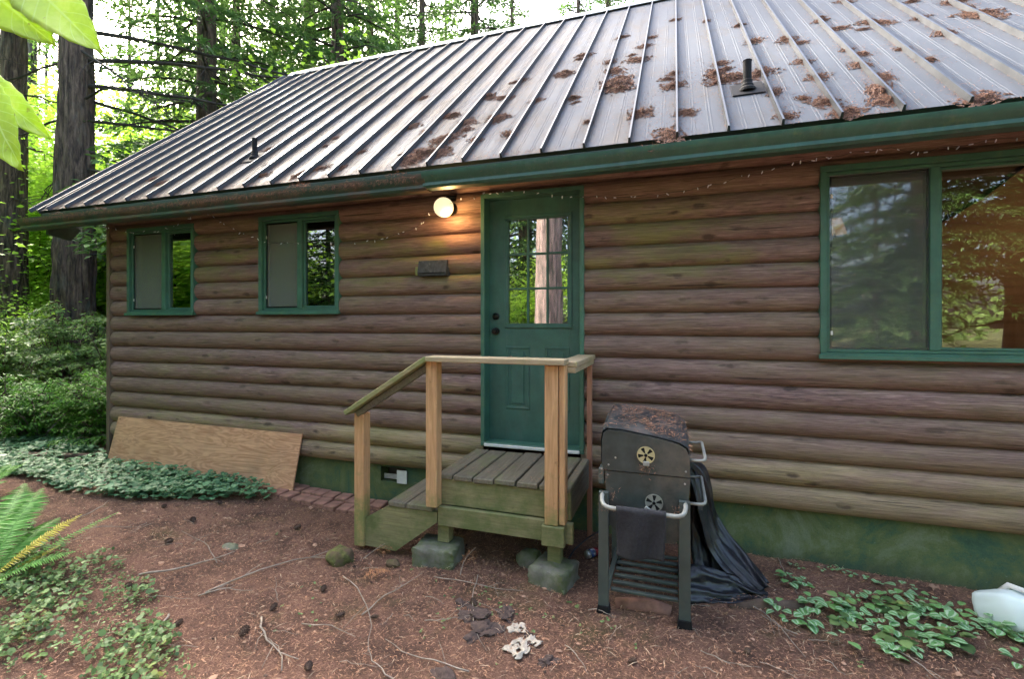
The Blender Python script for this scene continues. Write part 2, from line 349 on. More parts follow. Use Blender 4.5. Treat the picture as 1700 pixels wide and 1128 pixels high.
def ground_mat():
    b = NB('needle_covered_soil'); co = b.coord((1,1,1), 'World')
    a = b.noise(co, 3.1, 8, .75); f = b.noise(b.coord((1,2.4,1), 'World', rot=(0,0,.6)), 90, 6, .8, .8); g = b.noise(b.coord((2.2,1,1), 'World'), 140, 3, .8)
    cc = b.ramp(f, [(.30, (.065,.036,.028)), (.46, (.18,.098,.070)), (.60, (.32,.178,.125)), (.75, (.52,.32,.22))])
    cc = b.mix(b.ramp(a, [(.38, .65), (.56, 0)]), cc, (.05,.033,.027))
    # moss tint
    mo = b.noise(b.coord((1,1,1), 'World', (8,1,2)), 1.9, 6, .72)
    cc = b.mix(b.ramp(mo, [(.55, 0), (.72, .55)]), cc, (.095,.105,.03))
    sep = b.n('SeparateXYZ'); b.l(b.n('NewGeometry').outputs['Position'], sep.inputs[0])
    # far from the cabin: forest floor duff and low green
    far = b.ramp(b.math('DIVIDE', b.math('ABSOLUTE', b.math('ADD', sep.outputs['X'], 1.5)), 30), [(.25, 0), (.45, .75)])
    cc = b.mix(far, cc, (.09,.13,.04))
    b.bump(b.math('ADD', f, b.math('MULTIPLY', g, .6)), 1.0, .018)
    return b.col(cc, .95, 0, .2)
M['ground'] = ground_mat()

# ------------------------------------------------------------ mesh helpers
def link(me, name, m, parent=None, smooth=False):
    o = bpy.data.objects.new(name, me); C.collection.objects.link(o)
    if m and not me.materials: me.materials.append(m)
    if smooth: me.polygons.foreach_set('use_smooth', [True]*len(me.polygons))
    if parent: o.parent = parent
    return o
def tag(o, label=None, cat=None, group=None, kind=None):
    if label: o['label'] = label
    if cat: o['category'] = cat
    if group: o['group'] = group
    if kind: o['kind'] = kind
    return o
def empty(name, loc=(0,0,0), rz=0, **kw):
    o = bpy.data.objects.new(name, None); C.collection.objects.link(o); o.location = loc; o.rotation_euler = (0,0,rz)
    o.empty_display_size = .1
    return tag(o, **kw)
def kids(o): return [c for c in bpy.data.objects if c.parent == o]
def copy_tree(o, parent=None, children=None):
    c = o.copy(); C.collection.objects.link(c); c.parent = parent
    for ch in kids(o): copy_tree(ch, c)
    return c
class MB:
    def __init__(s): s.v = []; s.f = []
    def add(s, vs, fs):
        n = len(s.v); s.v += [tuple(v) for v in vs]; s.f += [tuple(i+n for i in f) for f in fs]; return s
    def box(s, x0, x1, y0, y1, z0, z1, bev=0, mat=None):
        b = bev
        if b <= 0:
            vs = [(x, y, z) for z in (z0, z1) for y in (y0, y1) for x in (x0, x1)]
            fs = [(0,2,3,1), (4,5,7,6), (0,1,5,4), (2,6,7,3), (0,4,6,2), (1,3,7,5)]
        else:
            vs = []; fs = []
            def P(sx, sy, sz, k):
                c = [x1 if sx else x0, y1 if sy else y0, z1 if sz else z0]; e = [-1 if q else 1 for q in (sx, sy, sz)]
                for a in range(3):
                    if a != k: c[a] += e[a]*b
                return tuple(c)
            ix = {}
            for sx in (0,1):
                for sy in (0,1):
                    for sz in (0,1):
                        for k in range(3): ix[sx,sy,sz,k] = len(vs); vs.append(P(sx,sy,sz,k))
            for k in range(3):
                for sgn in (0,1):
                    q = []
                    for u, v in ((0,0),(1,0),(1,1),(0,1)):
                        t = [0,0,0]; t[k] = sgn; t[(k+1)%3] = u; t[(k+2)%3] = v; q.append(ix[(*t, k)])
                    fs.append(tuple(q if sgn else q[::-1]))
            for k in range(3):
                a, c = (k+1)%3, (k+2)%3
                for u in (0,1):
                    for v in (0,1):
                        t0 = [0,0,0]; t0[k] = 0; t0[a] = u; t0[c] = v; t1 = list(t0); t1[k] = 1
                        q = [ix[(*t0, a)], ix[(*t1, a)], ix[(*t1, c)], ix[(*t0, c)]]
                        fs.append(tuple(q if u != v else q[::-1]))
            for t in [(i,j,k) for i in (0,1) for j in (0,1) for k in (0,1)]:
                q = [ix[(*t, 0)], ix[(*t, 1)], ix[(*t, 2)]]
                fs.append(tuple(q if sum(t)%2 == 1 else q[::-1]))
        if mat is not None: vs = [tuple(mat @ Vector(v)) for v in vs]
        return s.add(vs, fs)
    def tube(s, pts, r, n=8, cap=True):
        pts = [Vector(p) for p in pts]; rs = r if hasattr(r, '__len__') else [r]*len(pts)
        vs = []; up = None
        for i, p in enumerate(pts):
            t = (pts[min(i+1, len(pts)-1)] - pts[max(i-1, 0)])
            if t.length < 1e-9: t = Vector((0,0,1))
            t.normalize()
            if up is None: up = Vector((0,0,1)) if abs(t.z) < .9 else Vector((1,0,0))
            a = t.cross(up)
            if a.length < 1e-6: a = t.orthogonal()
            a.normalize(); bb = a.cross(t).normalized(); up = bb
            for k in range(n):
                th = 2*PI*k/n; vs.append(p + (a*math.cos(th) + bb*math.sin(th))*rs[i])
        fs = [(i*n+k, i*n+(k+1)%n, (i+1)*n+(k+1)%n, (i+1)*n+k) for i in range(len(pts)-1) for k in range(n)]
        if cap: fs += [tuple(range(n))[::-1], tuple((len(pts)-1)*n+k for k in range(n))]
        return s.add(vs, fs)
    def lathe(s, prof, n=24, mat=Matrix()):
        vs = [mat @ Vector((r*math.cos(2*PI*k/n), r*math.sin(2*PI*k/n), z)) for r, z in prof for k in range(n)]
        fs = [(i*n+k, i*n+(k+1)%n, (i+1)*n+(k+1)%n, (i+1)*n+k) for i in range(len(prof)-1) for k in range(n)]
        fs += [tuple(range(n))[::-1], tuple((len(prof)-1)*n+k for k in range(n))]
        return s.add(vs, fs)
    def prism(s, poly, y0, y1, axis='Y'):
        n = len(poly)
        if axis == 'Y': vs = [(a, y0, b) for a, b in poly] + [(a, y1, b) for a, b in poly]
        elif axis == 'X': vs = [(y0, a, b) for a, b in poly] + [(y1, a, b) for a, b in poly]
        else: vs = [(a, b, y0) for a, b in poly] + [(a, b, y1) for a, b in poly]
        fs = [tuple(range(n)), tuple(range(2*n-1, n-1, -1))] + [(i, n+i, n+(i+1)%n, (i+1)%n) for i in range(n)]
        return s.add(vs, fs)
    def mesh(s, name, fix=True):
        me = bpy.data.meshes.new(name); me.from_pydata(s.v, [], s.f); me.update()
        if fix:
            import bmesh
            bm = bmesh.new(); bm.from_mesh(me); bmesh.ops.recalc_face_normals(bm, faces=bm.faces); bm.to_mesh(me); bm.free()
        return me
    def build(s, name, m, parent=None, smooth=False): return link(s.mesh(name), name, m, parent, smooth)
def autosmooth(o, ang=40):
    me = o.data; me.polygons.foreach_set('use_smooth', [True]*len(me.polygons))
    try: me.set_sharp_from_angle(angle=R(ang))
    except Exception: pass
    return o
def np_mesh(name, V, F):
    """V (n,3) floats; F (m,k) ints, all the same k"""
    me = bpy.data.meshes.new(name); V = np.asarray(V, np.float32); F = np.asarray(F, np.int32); k = F.shape[1]
    me.vertices.add(len(V)); me.vertices.foreach_set('co', V.ravel())
    me.loops.add(F.size); me.loops.foreach_set('vertex_index', F.ravel())
    me.polygons.add(len(F)); me.polygons.foreach_set('loop_start', np.arange(0, F.size, k, dtype=np.int32))
    me.update(calc_edges=True); me.validate(); return me
def norm(a): return a/(np.linalg.norm(a, axis=1, keepdims=True)+1e-9)
def blades(P, D, N, L, W):
    """rhombic leaves: base P, direction D, face normal N, length L, width W"""
    D = norm(D); S = norm(np.cross(D, N)); L = L[:, None]; W = W[:, None]; N2 = norm(np.cross(S, D))
    V = np.stack([P, P+D*L*.45+S*W*.5+N2*L*.08, P+D*L, P+D*L*.45-S*W*.5+N2*L*.08], 1).reshape(-1, 3)
    return V, np.arange(len(P)*4).reshape(-1, 4)
def sprays(rs, P0, Dir, L_, side_w, step, size, droop=.25, fill=1.5):
    """a flat drooping needle-leaved branch: blades set along side twigs; returns arrays"""
    n_ = max(3, int(L_/step)); dh = np.array([Dir.x, Dir.y, 0.]); dh /= np.linalg.norm(dh)+1e-9; sd = np.array([-dh[1], dh[0], 0.])
    t = np.repeat((np.arange(n_)+.5)/n_, 2); sg = np.tile([-1., 1.], n_)
    wv = side_w*L_*np.sin(PI*np.minimum(1, .15+t*.85))*(1.05-.5*t)*rs.uniform(.5, 1.2, 2*n_)+size*.3
    m_ = np.maximum(2, (wv/size*fill).astype(int)); t, sg, wv = np.repeat(t, m_), np.repeat(sg, m_), np.repeat(wv, m_); k = len(t)
    u = rs.uniform(0, 1, k); dv = norm(sd*sg[:, None]+dh*.55)
    base = np.array(P0)+np.array(Dir)*L_*t[:, None]; base[:, 2] -= droop*L_*t*t
    P = base+dv*(wv*u)[:, None]; P[:, 2] -= wv*.28*u*u; P += rs.normal(0, size*.14, (k, 3))
    D = dv*.6+dh*.5+rs.normal(0, .45, (k, 3)); D[:, 2] -= .35
    N = np.stack([rs.normal(0,.4,k), rs.normal(0,.4,k), np.ones(k)], 1)
    return P, D, N, size*rs.uniform(.6, 1.5, k)
def bladeobj(name, S, m, parent=None, wf=.34):
    P, D, N, L_ = (np.concatenate(q) for q in S); V, F = blades(P, D, N, L_, L_*wf); return np_mesh(name, V, F)
def blobs_noise(x, y, s=1., o=0.): return noise.noise(Vector((x*s+o, y*s-o, o)))

# ------------------------------------------------------------ ground
def smooth(a, b, x):
    t = max(0, min(1, (x-a)/(b-a))); return t*t*(3-2*t)
def gz(x, y):
    z = .085*smooth(-2.4, -4.4, x) if x < -2.4 else 0
    z -= .05*smooth(.8, 2.2, x)
    r = math.hypot(x+1, y)
    z += .028*blobs_noise(x, y, 1.3, 3) + .014*blobs_noise(x, y, 5, 9)
    z += .35*smooth(7, 25, r)*blobs_noise(x, y, .12, 5) + .25*smooth(8, 22, r)
    return z
def sp(n, a, b, k, c):
    t = np.linspace(-1, 1, n); return c + np.sinh(t*k)/math.sinh(k)*np.where(t < 0, -a, b)*np.sign(t)*np.sign(t)
n = 300
tx = np.linspace(-1, 1, n)
gx = -1.8 + np.sinh(tx*4.6)/math.sinh(4.6)*150; gy = -1.2 + np.sinh(tx*4.6)/math.sinh(4.6)*150
V = [(x, y, gz(x, y) + (.009*noise.noise(Vector((x*22, y*22, 0))) if abs(x+1.8) < 6 and abs(y+1.2) < 5 else 0)) for y in gy for x in gx]
F = [(j*n+i, j*n+i+1, (j+1)*n+i+1, (j+1)*n+i) for j in range(n-1) for i in range(n-1)]
g = link(np_mesh('ground', V, F), 'ground', M['ground'], smooth=True); tag(g, kind='structure')

# ------------------------------------------------------------ cabin
XL, XR, YB = -6.25, 4.6, 6.68
ZE, TP, YE = 2.96, .89, -.45; PA = math.atan(TP)
def roofz(y): return ZE + (y-YE)*TP
house = empty('log_cabin', ((XL+XR)/2, 3.3, 0), label='brown log sided cabin with green trim and a grey standing seam metal roof', cat='cabin')
HP = Vector(house.location)
def part(mb, name, m, parent=None, sm=False, local=HP):
    o = mb.build(name, m, parent or house, sm)
    if parent is None or parent is house:
        o.location = -HP
    return o
def lift(mb, dz=0):  # no-op kept for clarity
    return mb
opn = [(-5.93, -4.95, 1.80, 2.755), (-3.995, -3.065, 1.80, 2.755), (.985, 2.33, 1.475, 2.755), (-1.553, -.712, .60, 2.765)]
ZTOP = 3.25
def wall_sheet(x0, x1, opens, ztop, f, seed):
    """f(u, y, z) -> world point; y is the outward bulge (negative = out)"""
    xs = set(np.round(np.arange(x0, x1, .09), 4)) | {x0, x1}; zs = set()
    k = 0
    while Z0+k*PITCH < ztop:
        for t in (0, .03, .09, .2, .35, .5, .65, .8, .91, .97): zs.add(round(Z0+(k+t)*PITCH, 4))
        k += 1
    zs = {z for z in zs if z < ztop} | {ztop}
    for a, b, c, d_ in opens: xs |= {a, b}; zs |= {c, d_}
    xs = sorted(xs); zs = sorted(zs); V = []; idx = {}
    F = []
    for j, z in enumerate(zs):
        for i, x in enumerate(xs):
            k = math.floor((z-Z0)/PITCH+1e-6); t = (z-Z0)/PITCH-k
            b = .068*math.sqrt(max(0, 1-(2*t-1)**2))
            q = noise.noise(Vector((x*.6+seed, k*13.7, 0)))*.006 + noise.noise(Vector((x*3+seed, k*5.7, t*2)))*.0025
            on_edge = any((x in (a, bb) and c <= z <= dd) or (z in (c, dd) and a <= x <= bb) for a, bb, c, dd in opens)
            zz = z if on_edge else z + .004*noise.noise(Vector((x*.8, k*3.1+seed, 5)))*(1 if t < .5 else -1)*0 + .0035*noise.noise(Vector((x*1.1, round((z-Z0)/PITCH)*7.7, 5)))
            V.append(f(x, -(b+q*(b > .002)), zz))
    nx = len(xs)
    for j in range(len(zs)-1):
        zc = (zs[j]+zs[j+1])/2
        for i in range(nx-1):
            xc = (xs[i]+xs[i+1])/2
            if any(a < xc < b and c < zc < d_ for a, b, c, d_ in opens): continue
            F.append((j*nx+i, j*nx+i+1, (j+1)*nx+i+1, (j+1)*nx+i))
    return V, F
V, F = wall_sheet(XL, XR, opn, ZTOP, lambda x, y, z: (x, y, z), 0)
o = link(np_mesh('wall', V, F), 'wall', M['log'], house, True); o.location = -HP
# gable side wall and back wall
V, F = wall_sheet(0, YB, [], 6.1, lambda u, y, z: (XL+y, u, min(z, min(roofz(u), roofz(YB-u+.0)+.0)-.12)), 5)
o = link(np_mesh('wall', V, [f[::-1] for f in F]), 'wall', M['log'], house, True); o.location = -HP
V, F = wall_sheet(XL, XR, [], ZTOP, lambda x, y, z: (x, YB-y, z), 9)
o = link(np_mesh('wall', V, [f[::-1] for f in F]), 'wall', M['log'], house, True); o.location = -HP
V, F = wall_sheet(0, YB, [], 6.1, lambda u, y, z: (XR-y, u, min(z, min(roofz(u), roofz(YB-u))-.12)), 15)
o = link(np_mesh('wall', V, F), 'wall', M['log'], house, True); o.location = -HP
# foundation with a vent opening
mb = MB(); vx0, vx1, vz0, vz1 = -2.627, -2.36, .205, .345
zt = Z0-.004
mb.box(XL, vx0, .012, .2, -.35, zt); mb.box(vx1, XR, .012, .2, -.35, zt)
mb.box(vx0, vx1, .013, .199, -.35, vz0); mb.box(vx0, vx1, .013, .199, vz1, zt)
mb.box(XL, XL+.2, .2, YB, -.35, zt); mb.box(XR-.2, XR, .2, YB, -.35, zt); mb.box(XL+.2, XR-.2, YB-.2, YB, -.35, zt)
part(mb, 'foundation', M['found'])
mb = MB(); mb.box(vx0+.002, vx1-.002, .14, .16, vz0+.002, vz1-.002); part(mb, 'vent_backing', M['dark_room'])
mb = MB()
for k in range(4): mb.box(vx0+.012, vx0+.18, .05, .06, vz0+.02+k*.012, vz0+.026+k*.012)
mb.box(-2.44, -2.335, -.012, .0, vz0+.005, vz1-.015, .003); part(mb, 'foundation_vent_cover', M['white'])
# the front board that closes the top log at the sill, corner boards
mb = MB(); mb.box(XL-.055, XL-.004, -.075, .02, .05, 3.0, .004); part(mb, 'corner_board', M['corner'])
# interior shell, dark walls added to keep light out
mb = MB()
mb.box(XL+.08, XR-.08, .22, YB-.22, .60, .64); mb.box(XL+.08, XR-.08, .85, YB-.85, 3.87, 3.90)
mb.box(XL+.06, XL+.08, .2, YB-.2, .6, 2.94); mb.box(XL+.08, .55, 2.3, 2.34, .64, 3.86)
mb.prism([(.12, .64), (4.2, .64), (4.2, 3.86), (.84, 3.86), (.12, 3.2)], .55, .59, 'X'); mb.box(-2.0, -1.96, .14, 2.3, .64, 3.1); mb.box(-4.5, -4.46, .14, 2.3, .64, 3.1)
part(mb, 'dim_room_panel', M['dark_room'])
mb = MB(); mb.box(.595, XR-.3, 2.74, 2.78, .65, 3.86); mb.box(.60, 2.36, 1.75, 1.79, .65, 3.5); part(mb, 'dim_room_panel', M['dark_room'])  # nearer dark panel added to hold back the warm glow at the left pane
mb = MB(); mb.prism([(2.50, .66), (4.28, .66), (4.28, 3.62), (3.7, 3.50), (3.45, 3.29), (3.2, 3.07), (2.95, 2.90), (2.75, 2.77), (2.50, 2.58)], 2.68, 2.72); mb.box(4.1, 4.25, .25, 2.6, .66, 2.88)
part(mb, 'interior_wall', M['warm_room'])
# roof
def RP(x, s, n):   # point on the front slope: s up the slope from the eave, n above it
    c, sn = math.cos(PA), math.sin(PA); return (x, YE+s*c-n*sn, ZE+s*sn+n*c)
XRL, XRR = -6.80, 5.1; SL = (YB/2-YE)/math.cos(PA)
YC = YB/2
mb = MB()
nx, ns = 60, 26
def back(p): return (p[0], 2*YC-p[1], p[2])
for side in (0, 1):
    vs = []
    for i in range(nx+1):
        x = XRL+(XRR-XRL)*i/nx
        for j in range(ns+1):
            p = RP(x, SL*j/ns, .0); vs.append(back(p) if side else p)
    mb.add(vs, [(i*(ns+1)+j, (i+1)*(ns+1)+j, (i+1)*(ns+1)+j+1, i*(ns+1)+j+1) for i in range(nx) for j in range(ns)])
roof = part(mb, 'roof', M['roof'], sm=True)
# standing seams, every .316 m, and the pair of low stiffening ribs of each panel
mb = MB(); seams = []
k = 0; x = .018
while x > XRL+.05: x -= .316
while x < XRR: seams.append(x); x += .316
def ribbox(mb, x, w_, h, s0, s1, side=0):
    q = [RP(x-w_, s0, -.001), RP(x+w_, s0, -.001), RP(x+w_*.6, s0, h), RP(x-w_*.6, s0, h), RP(x-w_, s1, -.001), RP(x+w_, s1, -.001), RP(x+w_*.6, s1, h), RP(x-w_*.6, s1, h)]
    if side: q = [back(p) for p in q]
    mb.add(q, [(0,1,2,3), (7,6,5,4), (0,4,5,1), (1,5,6,2), (2,6,7,3), (3,7,4,0)])
for x in seams:
    ribbox(mb, x+random.Random(int(x*99)).uniform(-.003,.003), .010, .040, -.012, SL-.02); ribbox(mb, x, .010, .038, 0, SL-.02, 1)
part(mb, 'roof_seams', M['seam'], roof)
mb = MB()
for x in seams:
    for dx in (.095, .115, .205, .225): ribbox(mb, x+dx, .006, .0013, .0, SL-.03)
part(mb, 'panel_ribs', M['roof'], roof)
# soffit / underside, fascia, rake boards, ridge cap
mb = MB()
for side in (0, 1):
    for (n0, n1, x0, x1, s0, s1) in ((-.13, -.012, XRL+.02, XRR-.02, .03, SL-.005),):
        q = [RP(x, s, n_) for x in (x0, x1) for s in (s0, s1) for n_ in (n0, n1)]
        if side: q = [back(p) for p in q]
        mb.add(q, [(0,1,3,2), (4,6,7,5), (0,4,5,1), (2,3,7,6), (0,2,6,4), (1,5,7,3)])
part(mb, 'roof_underside', M['soffit'], roof)
mb = MB(); mb.box(XRL+.04, XRR-.04, -.45, -.425, 2.775, 2.93, .004)
part(mb, 'fascia', M['soffit'])
mb = MB(); mb.prism([(-.42, 2.70), (-.20, 2.66), (-.10, 2.80), (-.42, 2.92)], XRL+.06, XRL+.1, 'X'); part(mb, 'rake_return', M['soffit'])
mb = MB()
for x0, x1 in ((XRL-.008, XRL+.012),):
    q = [RP(x, s, n_) for x in (x0, x1) for s in (-.01, SL) for n_ in (-.1, .022)]
    mb.add(q, [(0,1,3,2), (4,6,7,5), (0,4,5,1), (2,3,7,6), (0,2,6,4), (1,5,7,3)])
part(mb, 'rake_trim', M['seam'], roof)
mb = MB(); c = math.cos(PA); s_ = math.sin(PA)
rp = [(YC-.13*c, ZE+SL*s_-.13*s_+.045), (YC, ZE+SL*s_+.062), (YC+.13*c, ZE+SL*s_-.13*s_+.045), (YC+.13*c, ZE+SL*s_-.13*s_+.035), (YC, ZE+SL*s_+.05), (YC-.13*c, ZE+SL*s_-.13*s_+.035)]
mb.prism(rp, XRL-.01, XRR+.01, 'X'); part(mb, 'ridge_cap', M['ridge'], roof)
# gutters
def gutter(x0, x1, z, name, m, dy=0):
    pr = [(-.455, z), (-.455, z-.115), (-.545, z-.118), (-.560, z-.10), (-.555, z-.075), (-.578, z-.045), (-.588, z-.02), (-.590, z+.002), (-.572, z+.004), (-.572, z-.004), (-.570, z-.03), (-.542, z-.075), (-.540, z-.106), (-.465, z-.105), (-.462, z)]
    mb = MB(); N = max(2, int((x1-x0)/.35)); vs = []
    for i in range(N+1):
        x = x0+(x1-x0)*i/N; q = .006*noise.noise(Vector((x*.7, 2, 2))) + .018*smooth(-1.5, 3, x)
        vs += [(x, a+dy, b+q) for a, b in pr]
    n_ = len(pr)
    fs = [(i*n_+k, i*n_+(k+1)%n_, (i+1)*n_+(k+1)%n_, (i+1)*n_+k) for i in range(N) for k in range(n_)]
    fs += [tuple(range(n_)), tuple(range(N*n_+n_-1, N*n_-1, -1))]
    mb.add(vs, fs)
    o = part(mb, name, m); autosmooth(o, 30); return o
tag(gutter(-6.93, -1.84, 2.853, 'gutter', M['gutter_old']), 'brown stained left gutter length')
tag(gutter(-1.86, XRR+.05, 2.866, 'gutter', M['gutter'], -.006), 'green right gutter length')
# roof vent pipes
def vent(x, y, h, r):
    z = roofz(y); mb = MB(); mb.tube([(x, y, z-.06), (x, y, z+h)], r, 16); mb.lathe([(r+.001, 0), (r+.004, h*0+.0)], 12, Matrix.Translation((x, y, z+h-.004)))
    p = part(mb, 'vent_pipe', M['pipe'], roof, True); autosmooth(p, 40)
    mb = MB(); mt = Matrix.Translation((x, y, z)) @ Matrix.Rotation(PA, 4, 'X')
    mb.box(-.11, .11, -.11, .13, .004, .012, .002, mt)
    mb.lathe([(r*2.1, .0), (r*2.0, .02), (r*1.5, .035), (r*1.45, .05), (r*1.25, .06), (r*1.2, .085), (r*1.03, .09)], 18, Matrix.Translation((x, y-.0, z-.012)))
    part(mb, 'pipe_flashing', M['pipe'], roof)
vent(.518, .10, .225, .030); vent(-4.274, .12, .215, .026)
for c_ in kids(roof):
    pass
# roof sub-parts: their meshes are in world space; roof itself is offset by -HP, so they inherit it
# windows
def frame_boxes(mb, x0, x1, z0, z1, w_, y0, y1, bev=.003):
    mb.box(x0, x1, y0, y1, z1-w_, z1, bev); mb.box(x0, x1, y0, y1, z0, z0+w_, bev)
    mb.box(x0, x0+w_, y0+.001, y1-.001, z0+w_+.0005, z1-w_-.0005, bev); mb.box(x1-w_, x1, y0+.001, y1-.001, z0+w_+.0005, z1-w_-.0005, bev)
def window(x0, x1, z0, z1, xm, label, sy=0):
    mb = MB(); frame_boxes(mb, x0, x1, z0, z1, .040, -.078, .06)
    mb.box(x0-.012, x1+.012, -.098, -.079, z0-.004, z0+.026, .003)
    fr = part(mb, 'window', M['green']); tag(fr, label)
    mb = MB(); frame_boxes(mb, x0+.041, x1-.041, z0+.041, z1-.041, .022, -.050, .05)
    mb.box(xm-.028, xm+.028, -.056, .048, z0+.064, z1-.064, .003)
    sb = mb.build('window_sash', M['green'], fr)
    mb = MB(); frame_boxes(mb, xm+.029, x1-.0645, z0+.0645, z1-.0645, .018, -.030, .03); mb.build('sash_bead', M['green'], sb)
    mb = MB(); mb.box(x0+.064, xm-.029, .012-sy, .018-sy, z0+.064, z1-.064); mb.build('window_pane', M['glass_dim' if sy else 'glass'], fr)
    mb = MB(); mb.box(xm+.048, x1-.083, -.010, -.004, z0+.083, z1-.083); mb.build('window_pane', M['glass_big' if sy else 'glass'], fr)
    mb = MB(); mb.box(x0+.078, xm-.038, -.032, -.030, z0+.078, z1-.075); mb.build('insect_screen', M['screen'], fr)
    mb = MB(); frame_boxes(mb, x0+.066, xm-.030, z0+.066, z1-.066, .013, -.036, -.024, .001); mb.build('screen_frame', M['knob'], fr)
    for zz in (z0+.16, z1-.22): mb = MB(); mb.box(x0+.070, x0+.082, -.048, -.042, zz, zz+.028, .001); mb.build('screen_latch', M['white'], fr)
    return fr
w1 = window(-5.96, -4.92, 1.784, 2.775, -5.40, 'left window of the cabin')
w2 = window(-4.02, -3.04, 1.784, 2.775, -3.52, 'middle window of the cabin')
w3 = window(.951, 2.36, 1.454, 2.778, 1.605, 'big right window of the cabin', .052)
mb = MB(); mb.box(-5.87, -5.43, .09, .10, 1.8, 2.75); part(mb, 'blind', M['blind'], None)
mb = MB(); mb.box(-3.94, -3.54, .09, .10, 1.8, 2.75); part(mb, 'blind', M['blind'], None)
# door
dx0, dx1 = -1.541, -.724
mb = MB(); frame_boxes(mb, -1.576, -.686, .645, 2.80, .035, -.075, .12); part(mb, 'door_trim', M['green'])
mb = MB(); mb.box(-1.541, -.721, .085, .10, .66, 2.765); part(mb, 'door_stop', M['door'])
door = MB()
lx0, lx1, lz0, lz1 = -1.40, -.805, 1.655, 2.622
YS = .045
door.box(dx0+.0, lx0+.02, YS, .084, .672, 2.762); door.box(lx1-.02, dx1, YS, .084, .672, 2.762)
door.box(lx0+.0205, lx1-.0205, YS+.0001, .084, lz1-.02, 2.762); door.box(lx0+.0205, lx1-.0205, YS+.0001, .084, .672, lz0+.02)
dr = part(door, 'door', M['door'])
mb = MB(); frame_boxes(mb, lx0, lx1, lz0, lz1, .026, YS-.012, YS+.002, .003)
frame_boxes(mb, lx0+.0265, lx1-.0265, lz0+.0265, lz1-.0265, .012, YS-.006, YS+.004, .001)
gx0, gx1, gz0, gz1 = lx0+.04, lx1-.04, lz0+.04, lz1-.04
for k in (1, 2):
    xx = gx0+(gx1-gx0)*k/3; mb.box(xx-.009, xx+.009, YS-.005, YS+.008, gz0, gz1, .003)
    zz = gz0+(gz1-gz0)*k/3; mb.box(gx0, gx1, YS-.006, YS+.007, zz-.009, zz+.009, .003)
mb.build('window_grille', M['door'], dr)
mb = MB(); mb.box(gx0-.01, gx1+.01, YS+.010, YS+.016, gz0-.01, gz1+.01); mb.build('door_glass', M['glass_door'], dr)
mb = MB()
for (px0, px1) in ((-1.385, -1.175), (-1.035, -.825)):
    frame_boxes(mb, px0, px1, .955, 1.497, .022, YS-.007, YS+.001, .004)
    mb.box(px0+.045, px1-.045, YS-.008, YS+.001, 1.0, 1.452, .007)
mb.build('raised_panel', M['door'], dr)
def knob(z, r, name):
    mb = MB(); mt = Matrix.Translation((-1.478, YS, z)) @ Matrix.Rotation(R(90), 4, 'X')
    mb.lathe([(r*1.25, 0), (r*1.2, .008), (r*.5, .012), (r*.45, .028), (r*.9, .034), (r, .045), (r*.85, .056), (.004, .06)], 20, mt)
    autosmooth(mb.build(name, M['knob'], dr), 50)
knob(1.625, .027, 'door_knob')
mb = MB(); mb.lathe([(.032, 0), (.030, .014), (.020, .020), (.016, .026), (.002, .027)], 20, Matrix.Translation((-1.478, YS, 1.755)) @ Matrix.Rotation(R(90), 4, 'X')); autosmooth(mb.build('deadbolt', M['knob'], dr), 50)
mb = MB(); mb.box(-1.541, -.721, -.09, .084, .646, .671, .004); part(mb, 'door_threshold', M['white'])
# lamp on the inner wall, seen through the big window, plus an added unseen light to warm the panelling
lampi = empty('wall_lamp', (1.49, 1.72, 2.37), label='small lit lamp with amber shade inside the room behind the big window', cat='lamp')
mb = MB(); mb.lathe([(.10, .0), (.055, .15)], 20, Matrix.Translation((0, -.12, .2))); mb.build('lamp_shade', M['lampshade'], lampi, True)
mb = MB(); mb.tube([(0, .05, .2), (0, -.03, .16), (0, -.12, .17), (0, -.12, .21)], .008, 8); mb.build('lamp_arm', M['knob'], lampi)
pl_ = bpy.data.lights.new('unseen_room_light', 'POINT'); pl_.energy = 3.2; pl_.color = (1, .58, .25); pl_.shadow_soft_size = .04
po = bpy.data.objects.new('unseen_room_light', pl_); C.collection.objects.link(po); po.parent = lampi; po.location = (2.35, -.3, .2)

# ------------------------------------------------------------ porch light
pl = empty('porch_light', (-1.86, -.05, 2.70), label='lit round glass globe lamp on a dark wall bracket left of the green door', cat='lamp')
mb = MB(); mb.lathe([(.058, 0), (.06, .02), (.05, .03), (.042, .05)], 20, Matrix.Rotation(R(90), 4, 'X')); autosmooth(mb.build('wall_plate', M['knob'], pl))
mb = MB(); mb.lathe([(.045, .0)]+[(.085*math.sin(t), .075-.085*math.cos(t)) for t in np.linspace(.55, 3.13, 12)], 24, Matrix.Translation((-.018, -.045, -.01)) @ Matrix.Rotation(R(90), 4, 'X') @ Matrix.Rotation(0, 4, 'Y'))
mb.build('glass_globe', M['globe'], pl, True)
mb = MB(); mb.prism([(0, .05), (-.06, .09), (-.06, .10), (0, .12)], -.05, .05, 'X'); mb.build('lamp_cap', M['knob'], pl)
lb = bpy.data.lights.new('porch_bulb', 'POINT'); lb.energy = 1.15; lb.color = (1, .55, .2); lb.shadow_soft_size = .05
lo_ = bpy.data.objects.new('porch_bulb', lb); C.collection.objects.link(lo_); lo_.parent = pl; lo_.location = (.04, -.15, -.09)

# dryer / mailbox like vent hood on the wall
vh = empty('vent_hood', (-2.03, -.055, 2.19), label='small weathered dark hooded box on the logs below the lit porch globe', cat='vent')
mb = MB(); mb.prism([(0.03, -.075), (-.055, -.075), (-.06, -.045), (-.035, .06), (.03, .065)], -.135, .145, 'X'); mb.build('hood', M['hood_vent'], vh)
mb = MB(); mb.box(-.185, -.137, -.012, .03, -.065, .055, .004); mb.build('backing_plate', M['pale_green'], vh)
mb = MB(); mb.box(-.12, .13, -.062, -.0555, -.056, -.05); mb.build('hood_slot', M['black_plastic'], vh)

